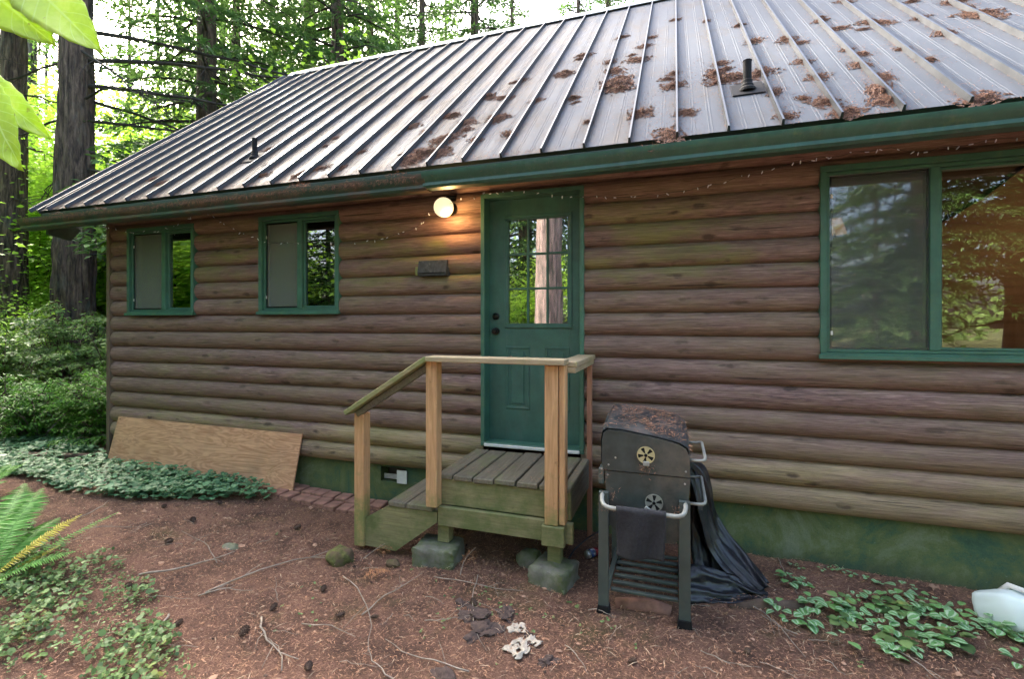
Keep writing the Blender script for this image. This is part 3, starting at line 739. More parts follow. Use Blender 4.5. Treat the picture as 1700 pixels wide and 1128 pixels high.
# fairy lights
SP = [(-6.38,2.84),(-6.122,2.784),(-5.803,2.723),(-5.42,2.713),(-5.162,2.763),(-4.851,2.865),(-4.678,2.855),(-4.384,2.701),(-4.101,2.59),(-3.867,2.51),(-3.311,2.475),(-2.761,2.451),(-2.502,2.47),(-2.252,2.521),(-2.04,2.625),(-1.893,2.667),(-1.692,2.756),(-1.52,2.803),(-1.283,2.803),(-1.023,2.751),(-.726,2.701),(-.489,2.677),(-.195,2.666),(.085,2.683),(.331,2.718),(.567,2.764),(.793,2.813),(.938,2.83),(1.149,2.848),(1.351,2.845),(1.545,2.811),(1.732,2.827),(1.912,2.843),(2.2,2.85)]
st = empty('fairy_lights', (-2, -.1, 2.6), label='thin wire of tiny clear fairy bulbs draped along the top of the log wall', cat='string lights')
rr = random.Random(4); pts = []
for (a, b), (c_, d_) in zip(SP, SP[1:]):
    for t in (0, .33, .66): pts.append((a+(c_-a)*t, (-.10 if not -2.1 < a < -1.75 else -.20)+rr.uniform(-.01,.01), b+(d_-b)*t+rr.uniform(-.012,.012)))
mb = MB(); mb.tube([(p[0]+2, p[1]+.1, p[2]-2.6) for p in pts], .0016, 4); mb.build('wire', M['wire'], st)
mb = MB(); mb.tube([(0,0,0), (0,0,-.006), (0,0,-.020), (0,0,-.026)], [.002,.0042,.0038,.001], 6); bme = mb.mesh('bulb'); bme.materials.append(M['led'])
mb = MB(); mb.tube([(0,0,.012), (0,0,0)], [.0035,.0035], 6)
for i in range(96):
    p = pts[int(i*(len(pts)-1)/96)+0]; q = pts[min(len(pts)-1, int(i*(len(pts)-1)/96)+1)]; t = rr.random()
    b = bpy.data.objects.new('bulb', bme); C.collection.objects.link(b); b.parent = st
    b.location = (p[0]+(q[0]-p[0])*t+2, p[1]+.1-.004, p[2]+(q[2]-p[2])*t-2.6); b.rotation_euler = (rr.uniform(-1.2,1.2), rr.uniform(-1.5,1.5), 0)

# ------------------------------------------------------------ porch steps
pc = empty('porch_steps', (-1.1, -.45, 0), label='small weathered wooden porch with one step, rails and mossy rim boards', cat='porch')
PO = Vector(pc.location)
def pp(mb, name, m): o = mb.build(name, m, pc); o.location = -PO; return o
rr = random.Random(8)
xs = [-1.612, -1.483, -1.330, -1.172, -1.014, -.856, -.700, -.632]
for a, b in zip(xs, xs[1:]):
    mb = MB(); q = rr.uniform(-.004, .004); mb.box(a+.006, b-.006, -.822+rr.uniform(-.006,.006), -.1, .590+q, .626+q, .006); pp(mb, 'deck_board', M['deck'])
mb = MB(); mb.box(-1.60, -.64, -.805, -.765, .405, .588, .004); pp(mb, 'rim_board', M['rim'])
mb = MB(); mb.box(-1.585, -.62, -.845, -.806, .268, .402, .004); pp(mb, 'cross_beam', M['rim'])
for a, b in ((-1.60,-1.565), (-.675,-.64), (-1.14,-1.10)):
    mb = MB(); mb.box(a, b, -.762, -.1, .40, .585, .003); pp(mb, 'joist', M['deck'])
def post(x0, x1, y0, y1, z0, z1, m='post', name='post'): mb = MB(); mb.box(x0, x1, y0, y1, z0, z1, .005); return pp(mb, name, M[m])
post(-.795, -.707, -.892, -.806, .395, 1.425); post(-.703, -.662, -.88, -.80, .40, 1.423)
post(-1.655, -1.57, -.892, -.810, .405, 1.43)
post(-2.275, -2.19, -.86, -.775, .03, 1.02)
post(-.655, -.617, -.115, -.078, -.02, 1.405, 'red_post')
post(-.80, -.71, -.802, -.72, .11, .265, 'rim', 'foot_post'); post(-.815, -.665, -.90, -.847, .262, .392, 'rim', 'post_block')
post(-1.61, -1.52, -.80, -.72, .13, .265, 'rim', 'foot_post')
mb = MB(); mb.box(-1.637, -.655, -.935, -.80, 1.428, 1.466, .005); pp(mb, 'handrail', M['rail'])
mb = MB(); mb.box(-.735, -.60, -.797, -.03, 1.408, 1.444, .005); mb.box(-.7, -.61, -.80, -.05, 1.37, 1.405, .003); pp(mb, 'handrail', M['rail'])
L = .79; an = math.atan2(.50, .80)
mt = Matrix.Translation((-1.639, -.867, 1.448)) @ Matrix.Rotation(-an, 4, 'Y')
mb = MB(); mb.box(-L, 0, -.068, .068, -.018, .018, .005, mt); pp(mb, 'handrail', M['rail_green'])
mt = Matrix.Translation((-1.638, -.85, 1.395)) @ Matrix.Rotation(-an, 4, 'Y'); mb = MB(); mb.box(-L+.07, -.02, -.02, .02, -.022, .022, .003, mt); pp(mb, 'rail_support', M['deck'])
mb = MB(); mb.prism([(-2.19, .035), (-2.19, .24), (-1.99, .355), (-1.592, .355), (-1.592, .285), (-1.93, .03)], -.84, -.802); pp(mb, 'stringer', M['rim'])
mb = MB(); mb.prism([(-2.19, .035), (-2.19, .24), (-1.99, .355), (-1.63, .355), (-1.63, .285), (-1.93, .03)], -.16, -.12); pp(mb, 'stringer', M['deck'])
for a, b in ((-1.985, -1.842), (-1.836, -1.625)):
    mb = MB(); mb.box(a, b, -.85, -.10, .357, .393, .005); pp(mb, 'step_tread', M['deck'])
# concrete pier blocks
def rock(name, loc, size, m, seed, label, cat, group=None, flat=.0, sub=3, amp=.28, cubic=0, rz=0):
    import bmesh
    bm = bmesh.new(); bmesh.ops.create_icosphere(bm, subdivisions=sub, radius=1)
    for v in bm.verts:
        p = v.co.normalized()
        if cubic:
            mx = max(abs(p.x), abs(p.y), abs(p.z)); p = p.lerp(p/mx, cubic)
        k = 1+amp*noise.noise(p*1.6+Vector((seed, seed, 0)))+amp*.4*noise.noise(p*5+Vector((seed, 0, 0)))
        v.co = Vector((p.x*size[0], p.y*size[1], p.z*size[2]))*k
    me = bpy.data.meshes.new(name); bm.to_mesh(me); bm.free()
    o = link(me, name, m, smooth=True); o.location = loc; o.rotation_euler = (0,0,rz); autosmooth(o, 50)
    return tag(o, label, cat, group)
rock('concrete_block', (-1.60, -.80, .03), (.155, .13, .10), M['block'], 1.5, 'square mossy concrete block under the porch foot nearest the step', 'block', 'pier blocks under the porch', cubic=.96, amp=.05, sub=4, rz=.1)
rock('concrete_block', (-.755, -.80, .0), (.135, .12, .115), M['block'], 4.5, 'chipped greenish concrete block under the porch foot beside the grill', 'block', 'pier blocks under the porch', cubic=.93, amp=.10, sub=4, rz=-.25)
rock('stone', (-.965, -.66, .03), (.085, .06, .075), M['block'], 7.5, 'small angular mossy stone on the ground under the porch edge', 'stone', None, cubic=.5, amp=.3)
rock('mossy_stone', (-2.27, -1.03, .015), (.10, .085, .085), M['moss'], 2.5, 'round yellow green moss covered stone at the foot of the left stair post', 'stone')
rock('stone', (-1.87, -.97, .01), (.05, .035, .03), M['moss'], 3.2, 'tiny flat mossy stone in the needles before the stair stringer', 'stone')
rock('stone', (-3.11, -1.19, .03), (.085, .045, .035), M['block'], 13.2, 'lichen grey broken wood knot lying on bare needles left of the stairs', 'wood')
# flat pavers
rr = random.Random(3); bmesh0 = None
lab = 'worn reddish paver brick in the short row against the green foundation'
for r_ in range(2):
    for k in range(9):
        x = -3.62+k*.128+r_*.02; y = -.075-r_*.155
        if r_ == 1 and k > 7: continue
        mb = MB(); mb.box(-.060, .060, -.073, .073, -.03, .02, .006)
        if bmesh0 is None: bmesh0 = mb.mesh('paver_brick'); bmesh0.materials.append(M['brick'])
        o = bpy.data.objects.new('paver_brick', bmesh0); C.collection.objects.link(o)
        o.location = (x+rr.uniform(-.006,.006), y+rr.uniform(-.008,.008), gz(x, y)+.012+rr.uniform(-.006,.006)); o.rotation_euler = (rr.uniform(-.04,.04), rr.uniform(-.04,.04), rr.uniform(-.08,.08))
        tag(o, lab, 'brick', 'paver bricks by the foundation')
# plywood sheet
a = Vector((-6.15, -.145, .10)); b_ = Vector((-3.50, -.145, .085))
mb = MB(); hgt = .54; N = 12
vs = []
for i in range(N+1):
    t = i/N; x = -1.325+2.65*t; bow = -.012*math.sin(t*PI)
    vs += [(x, bow, 0), (x+(.055 if i == 0 else .03*t-.0), bow+.0, hgt+.012*math.sin(t*9)*0), (x+(.055 if i == 0 else .03*t), bow+.013, hgt), (x, bow+.013, 0)]
fs = [(i*4+k, i*4+(k+1)%4, i*4+4+(k+1)%4, i*4+4+k) for i in range(N) for k in range(4)] + [(0,1,2,3), (N*4+3, N*4+2, N*4+1, N*4)]
mb.add(vs, fs); py = mb.build('plywood_sheet', M['ply']); py.location = (-4.83, -.165, .075); py.rotation_euler = (-R(10), R(.3), 0)
tag(py, 'long tan plywood sheet leaning against the bottom logs at the left corner', 'plywood')

# ------------------------------------------------------------ grill
gr = empty('charcoal_grill', (-.155, -.75, 0), label='black cart style charcoal grill with needles on its hood beside the porch', cat='grill')
GO = Vector(gr.location)
def gp(mb, name, m, parent=None, sm=False):
    o = mb.build(name, m, parent or gr, sm)
    if parent is None: o.location = -GO
    return o
gy0, gy1 = -1.02, -.47
hp = [(-.395,.828),(-.410,.86),(-.410,.99),(-.402,1.045),(-.375,1.064),(-.30,1.064),(-.17,1.046),(-.06,1.028),(.02,1.008),(.062,.985),(.080,.94),(.083,.828)]
mb = MB(); mb.prism(hp, gy0, gy1); hood = gp(mb, 'hood', M['grill'], None)
mb = MB(); n_ = len(hp)   # skin of the lid: slightly larger, wraps the end plates
out = [(x*1.0+(.006 if x > 0 else -.006), z+.006) for x, z in hp[1:-1]]
vs = []; ysg = np.linspace(gy0+.012, gy1-.012, 8)
for y in ysg:
    t = (y-gy0)/(gy1-gy0); rise = .062*math.sin(PI*.5*min(1, t*1.7))
    vs += [(x, y, z+rise*max(0, min(1, (z-.95)/.05))) for x, z in out]
m_ = len(out)
mb.add(vs, [(i*m_+k, i*m_+k+1, (i+1)*m_+k+1, (i+1)*m_+k) for i in range(len(ysg)-1) for k in range(m_-1)])
gp(mb, 'lid_skin', M['hood_top'], None, True)
mb = MB(); mb.prism([(-.392,.822),(-.375,.52),(-.30,.44),(-.0,.44),(.06,.52),(.085,.822)], gy0+.004, gy1-.002); fb = gp(mb, 'firebox', M['grill'])
mb = MB(); mb.box(-.43, -.398, gy0+.0, gy0+.12, .74, .835, .006); gp(mb, 'hinge_bracket', M['grill_leg'])
for x0, x1, y0, y1, zt in ((-.425,-.365,-1.062,-1.024,.705), (.022,.085,-1.062,-1.024,.70), (-.42,-.365,-.468,-.43,.70), (.025,.08,-.468,-.43,.70)):
    mb = MB(); mb.prism([(x0, .0), (x1, .0), (x1-.003, zt), (x0+.003, zt)], y0, y1); lg = gp(mb, 'leg', M['grill_leg'])
    mb = MB(); mb.prism([(x0-.012, -.035), (x1+.012, -.035), (x1+.010, -.005), (x1+.001, .045), (x0-.001, .045), (x0-.010, -.005)], y0-.010, y1+.010); mb.build('foot', M['black_plastic'], lg)
def disc(x, z, m, a0):
    mt = Matrix.Translation((x, gy0-.001, z)) @ Matrix.Rotation(R(90), 4, 'X')
    mb = MB(); n_ = 60; rin, ro = .013, .044; R_ = .050
    # wheel with five wedge openings
    rings = [(.008), rin, ro, R_]
    vs = []
    for lay in (.0, .004):
        for r_ in rings: vs += [mt @ Vector((r_*math.cos(2*PI*k/n_), r_*math.sin(2*PI*k/n_), lay)) for k in range(n_)]
    fs = []
    for lay in (0, 1):
        for q in range(3):
            for k in range(n_):
                if q == 1 and ((k+a0) % 12) >= 7: continue
                i0 = lay*4*n_+q*n_; f = (i0+k, i0+(k+1)%n_, i0+n_+(k+1)%n_, i0+n_+k); fs.append(f if lay else f[::-1])
    fs += [(3*n_+k, 3*n_+(k+1)%n_, 7*n_+(k+1)%n_, 7*n_+k) for k in range(n_)]
    mb.add(vs, fs); o = link(mb.mesh('air_vent', False), 'air_vent', m, gr); o.location = -GO
    mb = MB(); mb.lathe([(.010, .003), (.010, .007), (.006, .009)], 12, mt); mb.build('vent_rivet', M['knob'], o)
    mb = MB(); mb.lathe([(.046, -.001), (.046, .0006)], 30, mt); mb.build('vent_hole_plate', M['black_plastic'], o)
    return o
v1 = disc(-.157, .935, M['vent_cream'], 2); v1['label'] = 'yellowed upper vent wheel'
v2 = disc(-.112, .665, M['vent_grey'], 7); v2['label'] = 'grey lower vent wheel'
mb = MB(); mb.box(-.018, .018, -.014, 0, -.062, -.035, .004, Matrix.Translation((-.155, gy0, .935))); mb.build('vent_tab', M['handle'], v1)
mb = MB(); mb.box(-.018, .018, -.014, 0, -.060, -.036, .004, Matrix.Translation((-.12, gy0, .665)) @ Matrix.Rotation(.6, 4, 'Y')); mb.build('vent_tab', M['handle'], v2)
mb = MB()
for x, z in ((-.33,.905), (.055,.79), (-.375,.80), (.06,.86), (-.37,.86)): mb.lathe([(.006,0), (.005,.004), (.001,.005)], 8, Matrix.Translation((x, gy0-.0, z)) @ Matrix.Rotation(R(90), 4, 'X'))
gp(mb, 'bolts', M['chrome'])
mb = MB()
def arc(a, b, c_, n_=5): return [Vector(a).lerp(Vector(b), t).lerp(Vector(b).lerp(Vector(c_), t), t) for t in np.linspace(0, 1, n_)]
mb.tube([(-.40,-1.05,.695)]+arc((-.40,-1.08,.69), (-.40,-1.145,.655), (-.34,-1.145,.652))+[(-.10,-1.145,.650)]+arc((0,-1.145,.648), (.055,-1.145,.648), (.058,-1.09,.68))+[(.058,-1.05,.69)], .0125, 10)
th = gp(mb, 'side_handle', M['handle'], None, True)
for z, y0_, y1_ in ((.93, -.985, -.56), (.69, -1.0, -.5)):
    mb = MB(); mb.tube([(.08, y0_, z-.012)]+arc((.13,y0_,z-.012), (.165,y0_,z-.012), (.165,y0_+.03,z), 4)+arc((.165,y1_-.03,z), (.165,y1_,z), (.13,y1_,z-.01), 4)+[(.08, y1_, z-.01)], .009, 8); gp(mb, 'front_handle', M['handle'], None, True)
mb = MB()
for k in range(7):
    y = -.985+k*.085; mb.box(-.362, .02, y, y+.028, .095, .112, .003)
gp(mb, 'bottom_shelf', M['grill_leg'])
for a, b in ((-.392,-.366), (.024,.046)):
    mb = MB(); mb.box(a, b, -1.015, -.475, .112, .13); gp(mb, 'shelf_rail', M['grill_leg'])
mb = MB(); mb.tube([(-.37,-.45,.12), (-.37,-.47,.5)], .008, 6); mb.tube([(.03,-.47,.12), (.03,-.47,.5)], .008, 6); gp(mb, 'rear_brace', M['grill_leg'])
mb = MB(); mb.lathe([(.035,-.03), (.05,-.02), (.05,.02), (.035,.03)], 18, Matrix.Translation((-.44, -.62, .70)) @ Matrix.Rotation(R(90), 4, 'Y')); gp(mb, 'side_knob', M['cover'])
# towel
vs = []; nu, nv = 18, 26
for j in range(nv+1):
    for i in range(nu+1):
        u = i/nu; v = j/nv; x = -.312+.262*u+.006*math.sin(v*3+u)
        if v < .08: a = v/.08*PI*.5; y = -1.145-.0165*math.sin(a); z = .651+.0165*math.cos(a)
        else: z = .651-(v-.08)*(.285+.012*math.sin(u*5)); y = -1.163+.012*math.sin(u*9+v*2)*min(1, v*2)+.02*v
        vs.append((x, y, z))
for j in range(nv+1):
    for i in range(nu+1):
        u = i/nu; v = j/nv; x = -.312+.262*u
        if v < .08: a = v/.08*PI*.5; y = -1.145+.0165*math.sin(a); z = .651+.0165*math.cos(a)
        else: z = .651-(v-.08)*.22; y = -1.127+.006*math.sin(u*7)
        vs.append((x, y, z))
n1 = (nu+1)*(nv+1)
fs = [(o_+j*(nu+1)+i, o_+j*(nu+1)+i+1, o_+(j+1)*(nu+1)+i+1, o_+(j+1)*(nu+1)+i) for o_ in (0, n1) for j in range(nv) for i in range(nu)]
tw_ = link(MB().add(vs, fs).mesh('towel', False), 'towel', M['towel'], smooth=True)
md = tw_.modifiers.new('thick', 'SOLIDIFY'); md.thickness = .004
tag(tw_, 'dark charcoal towel hung over the grey bar of the grill', 'towel')
# crumpled cover
def sheet(A, B, nu=30, nv=14, amp=.03, seed=0, fr=5, sag=0):
    amp *= 1.35
    A = [Vector(p) for p in A]; B = [Vector(p) for p in B]
    def ev(Q, t):
        t = t*(len(Q)-1); i = min(len(Q)-2, int(t)); f = t-i
        p0 = Q[max(0, i-1)]; p1 = Q[i]; p2 = Q[i+1]; p3 = Q[min(len(Q)-1, i+2)]
        return .5*((2*p1)+(p2-p0)*f+(2*p0-5*p1+4*p2-p3)*f*f+(3*p1-p0-3*p2+p3)*f**3)
    vs = []
    for i in range(nu+1):
        a, b = ev(A, i/nu), ev(B, i/nu)
        for j in range(nv+1):
            t = j/nv; p = a.lerp(b, t)
            nn = noise.noise(Vector((t*fr+seed, i/nu*2.2, seed))); n2 = noise.noise(Vector((t*9+seed, i/nu*7, seed)))
            p = p + Vector((.3, -.8, .5))*(amp*math.sin(t*fr*2.2+nn*5)*math.sin(PI*min(1, t*1.0))+amp*.7*n2) + Vector((0, 0, -sag*math.sin(PI*t)))
            p.z = max(p.z, gz(p.x, p.y)+.006+.004*(j % 2))
            vs.append(p)
    return vs, [(i*(nv+1)+j, i*(nv+1)+j+1, (i+1)*(nv+1)+j+1, (i+1)*(nv+1)+j) for i in range(nu) for j in range(nv)]
mb = MB()
mb.add(*sheet([(.09,-.30,.755),(.19,-.26,.70),(.25,-.24,.55),(.27,-.22,.39),(.35,-.25,.25),(.47,-.33,.13),(.57,-.47,.04)], [(.08,-.50,.735),(.13,-.55,.58),(.16,-.55,.42),(.21,-.52,.24),(.29,-.54,.12),(.40,-.60,.05),(.49,-.62,.02)], 44, 18, .022, 1, 5))
mb.add(*sheet([(.09,-.46,.72),(.10,-.42,.48),(.10,-.42,.25),(.12,-.52,.06)], [(.12,-.44,.70),(.17,-.40,.42),(.26,-.40,.2),(.40,-.50,.04)], 24, 16, .03, 6, 4))
mb.add(*sheet([(.03,-.66,.17),(.16,-.64,.17),(.28,-.60,.13),(.36,-.56,.10),(.46,-.57,.05),(.55,-.54,.02)], [(.06,-.84,.01),(.15,-.80,.01),(.24,-.78,.01),(.33,-.76,.01),(.43,-.70,.01),(.53,-.63,.01)], 34, 14, .022, 3, 4))
cv = link(mb.mesh('grill_cover', False), 'grill_cover', M['cover'], smooth=True)
md = cv.modifiers.new('thick', 'SOLIDIFY'); md.thickness = .004
tag(cv, 'crumpled black vinyl cover slumped on the ground behind the grill', 'cover')
# soda can, cable, jug
cn = empty('soda_can', (-.565, -.42, .035), label='small blue and silver drink can with red end lying by the porch post', cat='can')
cn.rotation_euler = (R(90), R(12), R(-38))
def ring(z0, z1, r0, r1, name, m): mb = MB(); mb.lathe([(r0, z0), (r1, z1)], 20); mb.build(name, m, cn, True)
ring(-.055, -.015, .027, .031, 'red_end', speckled('red_can_paint', (.30,.02,.03), .2, 20, .3))
ring(-.0149, .032, .031, .031, 'blue_band', speckled('blue_can_paint', (.02,.05,.16), .4, 60, .3, dirt=(.5,.5,.55), dlo=.58, dhi=.6))
ring(.0321, .055, .031, .026, 'silver_lid', M['chrome'])
mb = MB(); mb.tube([(-.70,-.72,.02), (-.70,-.66,.06), (-.67,-.55,.10), (-.6,-.4,.13), (-.5,-.3,.17), (-.42,-.25,.22)], .006, 6); tag(mb.build('cable', M['cover'], None, True), 'thin black cable looping up from the ground between porch and grill', 'cable')
jg = empty('plastic_jug', (1.80, -.43, .075), label='milky white plastic jug lying against the foundation at the far right', cat='jug'); jg.rotation_euler = (R(8), R(24), R(132)); jg.scale = (1.1, 1.25, 1.35)
def jug_mat():
    b = NB('translucent_white_plastic'); b.col((.62,.72,.70), .35)
    b.b.inputs['Subsurface Weight'].default_value = .5; b.b.inputs['Subsurface Radius'].default_value = (.05,.05,.05); return b.m
import bmesh
bm = bmesh.new(); bmesh.ops.create_icosphere(bm, subdivisions=4, radius=1)
for v in bm.verts:
    p = v.co.normalized(); mx = max(abs(p.x), abs(p.y), abs(p.z)); p = p.lerp(p/mx, .45)
    tp = 1 if p.x > -.2 else 1-.75*((-p.x-.2)/.8)**1.3
    v.co = Vector((p.x*.15, p.y*.085*tp, p.z*.08*tp))*(1+.03*noise.noise(p*3))
me = bpy.data.meshes.new('jug_body'); bm.to_mesh(me); bm.free(); link(me, 'jug_body', jug_mat(), jg, True)
mb = MB(); mb.lathe([(.022,0), (.022,.02), (.018,.025)], 16, Matrix.Translation((-.145,0,0)) @ Matrix.Rotation(R(-90), 4, 'Y')); mb.build('cap', M['white'], jg)
mb = MB(); mb.tube([(-.10,0,.03), (-.09,0,.075), (-.03,0,.095), (.02,0,.07)], .012, 8); mb.build('jug_handle', jg.children[0].data.materials[0] if jg.children else M['white'], jg, True)

# ------------------------------------------------------------ needle clumps
def needles(rs, n, cx, cy, sx, sy, h, L=(.02,.045), w=.0022, spread=1.0, zf=None, lay=.6):
    x = rs.normal(0, sx*.42, n); y = rs.normal(0, sy*.42, n)
    hh = h*np.exp(-((x/sx)**2+(y/sy)**2)*2)*rs.uniform(.3, 1.1, n)
    a = rs.uniform(0, 2*PI, n); e = rs.normal(0, .35, n)*spread
    D = np.stack([np.cos(a), np.sin(a), e], 1); N = np.stack([rs.normal(0,lay,n), rs.normal(0,lay,n), np.ones(n)], 1)
    P = np.stack([x+cx, y+cy, hh], 1)
    if zf is not None: P[:, 2] += zf(P[:, 0], P[:, 1])
    return blades(P, D, N, rs.uniform(*L, n), np.full(n, w)*rs.uniform(.7, 1.6, n))
CM = []
for k in range(7):
    rs = RS(30+k); el = .55+.12*(k % 4); lob = [(rs.normal(0,.035), rs.normal(0,.03), rs.uniform(.35,1)) for _ in range(5)]
    def hgt_(x, y):
        h_ = sum(q*math.exp(-((x-a)**2*(260)+(y-b)**2*(260/el))) for a, b, q in lob)*.016
        return h_+.016*noise.noise(Vector((x*30+k*5, y*30, 1)))+.010*noise.noise(Vector((x*90, y*90+k, 1)))-.005
    xy = rs.uniform(-.15, .15, (9000, 2)); hh = np.array([hgt_(a, b) for a, b in xy]); ok = hh > rs.uniform(-.003, .006, 9000); xy, hh = xy[ok][:1500], np.maximum(.001, hh[ok][:1500]); n_ = len(xy)
    a = rs.uniform(0, 2*PI, n_); P = np.column_stack([xy, hh+rs.uniform(-.002,.004,n_)])
    V, F = blades(P, np.stack([np.cos(a), np.sin(a), rs.normal(0,.3,n_)], 1), np.stack([rs.normal(0,.6,n_), rs.normal(0,.6,n_), np.ones(n_)], 1), rs.uniform(.008,.026,n_), rs.uniform(.0018,.0035,n_))
    me = np_mesh('needle_clump', V, F); me.materials.append(M['litter_dark'])
    g_ = np.linspace(-.15, .15, 34); H_ = [[hgt_(x, y) for x in g_] for y in g_]; vs = [(x, y, max(.0005, H_[j][i])) for j, y in enumerate(g_) for i, x in enumerate(g_)]
    fs = [(j*34+i, j*34+i+1, (j+1)*34+i+1, (j+1)*34+i) for j in range(33) for i in range(33) if max(H_[j][i], H_[j+1][i], H_[j][i+1], H_[j+1][i+1]) > .0005]
    cme = MB().add(vs, fs).mesh('matted_core', False); cme.materials.append(M['clump_core']); CM.append((me, cme))
CL = [(-0.5,1.39,3),(-0.36,2.1,1.6),(-0.31,2.6,1.2),(-0.59,3.21,1.3),(-0.97,2.67,1.5),(-1.09,2.03,2),(-0.87,1.17,1.5),(-0.64,2.2,1.3),(-1.57,2.07,1.6),(-1.24,1.26,1.2),(-0.25,0.55,1.8),(-0.65,0.51,1.1),(-0.01,1.44,1.2),(-0.01,1.1,1.6),(0.08,0.43,1.2),(-0.04,0.02,1.8),(0.32,1.25,2.2),(0.42,1.08,2),(0.64,1.08,1.8),(0.71,2.07,1.3),(0.64,2.77,1.3),(0.34,3.24,1),(0.01,3.61,1),(-0.24,2.94,1),(0.95,1.92,1.5),(1.03,1.77,0.8),(0.96,1.22,1),(0.99,0.81,1.1),(0.93,0.29,1.5),(1.02,0.06,1.5),(1.3,2.38,1.5),(1.37,2.02,1),(1.29,1.35,1),(1.36,1.19,1),(1.28,0.94,1),(1.35,0.62,1),(1.25,0.35,1.8),(1.26,0.18,1.4),(1.61,2.03,1.7),(1.7,1.95,1),(1.6,1.16,0.8),(1.66,0.83,1),(1.93,1.4,1.4),(1.94,1.92,1.2),(2.04,2.5,1.2),(2.25,1.69,2),(2.27,2.24,1.4),(2.28,2.01,1),(1.62,2.96,1.2),(1.65,0.03,1.3),(0.69,0.61,1),(0.69,0.13,1),(-2.09,1.19,1.8),(-1.83,0.93,1.3),(-1.78,0.72,1.2),(-2.03,0.28,2.6),(-1.91,0.57,1.8),(-2.46,1.04,1.3),(-2.23,0.81,1),(-1.83,1.66,1.7),(-1.63,1.51,1.3),(-1.51,0.9,1.6),(-1.32,0.48,1.4),(-1.6,0.43,1),(-2.75,2.01,1.1),(-3.39,1.03,0.9),(-3.39,0.82,0.8),(-2.84,0.17,1.2),(-4.21,0.95,1.6),(-2.78,0.51,0.8),(-5.79,3.96,1.1),(-3.79,0.22,1.4),(-3.07,0.23,1.1),(-6.37,4.24,0.8),(-6.33,0.39,1.3),(-6.05,0.45,1.2),(-5.55,0.53,1.2),(-5.26,0.37,1),(-3.23,0.14,1.5)]
rr = random.Random(12); CE = math.cos(PA), math.sin(PA)
MRp = Matrix.Rotation(PA, 4, 'X')
def clump(x, s, sc, lab, grp='needle clumps on the metal roof'):
    k = rr.randrange(7); mt = Matrix.Translation(RP(x, s, .003)) @ MRp @ Matrix.Rotation(rr.uniform(0, 6.28), 4, 'Z') @ Matrix.Diagonal((sc*rr.uniform(.6, 1.5), sc*rr.uniform(.6, 1.15), sc, 1))
    r = bpy.data.objects.new('needle_clump', CM[k][0]); C.collection.objects.link(r); r.matrix_world = mt; tag(r, lab, 'needle clump', grp)
    c_ = bpy.data.objects.new('matted_core', CM[k][1]); C.collection.objects.link(c_); c_.parent = r
for x, s, sc in CL:
    if sc >= 2.6: lab = 'largest brown needle clump bridging two seams right of the roof middle' if x > -1 else 'big brown needle clump low on the roof above the green gutter joint'
    elif (x, s) == (.42, 1.08): lab = 'wide brown needle clump just left of the tall right roof pipe'
    elif (x, s) == (-4.21, .95): lab = 'pale needle clump behind the small left roof pipe'
    elif (x, s) == (1.25, .35): lab = 'thick needle clump near the eave above the left edge of the big window'
    elif x > 2.2 and sc == 2: lab = 'dark needle clump in the top right corner of the roof'
    else: lab = 'small clump of brown fir needles lying on the metal roof'
    own = lab.startswith('small')
    clump(x, s, sc*.46, lab)
    if sc > 1.4:
        for q in range(1 if sc < 2.1 else 3): clump(x+rr.uniform(-.07,.07)*sc, s+rr.uniform(-.10,.14)*sc, rr.uniform(.35,.65)*sc*.52, 'small clump of brown fir needles lying on the metal roof')
    # satellites make each pile irregular
def roof_litter():
    rs = RS(77); Vs = []; n0 = 0; Fs = []
    def addn(x, s, n, L, w_, h):
        nonlocal n0
        a = rs.uniform(0, 2*PI, n); P = np.stack([x, s, h], 1); D = np.stack([np.cos(a), np.sin(a), rs.normal(0,.15,n)], 1); N = np.stack([rs.normal(0,.4,n), rs.normal(0,.4,n), np.ones(n)], 1)
        V, F = blades(P, D, N, rs.uniform(*L, n), rs.uniform(*w_, n))
        c_, s_ = CE; V = np.stack([V[:,0], YE+V[:,1]*c_-V[:,2]*s_, ZE+V[:,1]*s_+V[:,2]*c_], 1); Vs.append(V); Fs.append(F+n0); n0 += len(V)
    for x, s, sc in CL:   # loose trail around every clump, running up along the seam
        n = int(200*sc); addn(rs.normal(x, .05*sc, n), np.clip(rs.normal(s+.05, .13*sc, n), 0, 5), n, (.01,.03), (.0015,.003), rs.uniform(.003,.006,n))
    for x in seams:       # needles caught against the seams
        if x > 3: continue
        n = 420; addn(x+rs.choice([-1, 1], n)*np.abs(rs.normal(.015,.012,n)), np.abs(rs.normal(0, 1.6, n)) % 4.8, n, (.01,.03), (.0015,.003), rs.uniform(.002,.006,n))
    n = 6000; addn(rs.uniform(-6.7, 3, n), np.abs(rs.normal(0, 1.8, n)) % 4.9, n, (.008,.025), (.0012,.0025), np.full(n, .003))
    n = 2600; addn(rs.uniform(-6.7, -.9, n), np.abs(rs.normal(0, .05, n)), n, (.015,.045), (.0015,.003), rs.uniform(.002,.012,n))
    o = link(np_mesh('roof_needle_litter', np.concatenate(Vs), np.concatenate(Fs)), 'roof_needle_litter', M['litter_dark']); tag(o, 'loose fir needles scattered over the metal roof', 'needles', kind='stuff')
roof_litter()
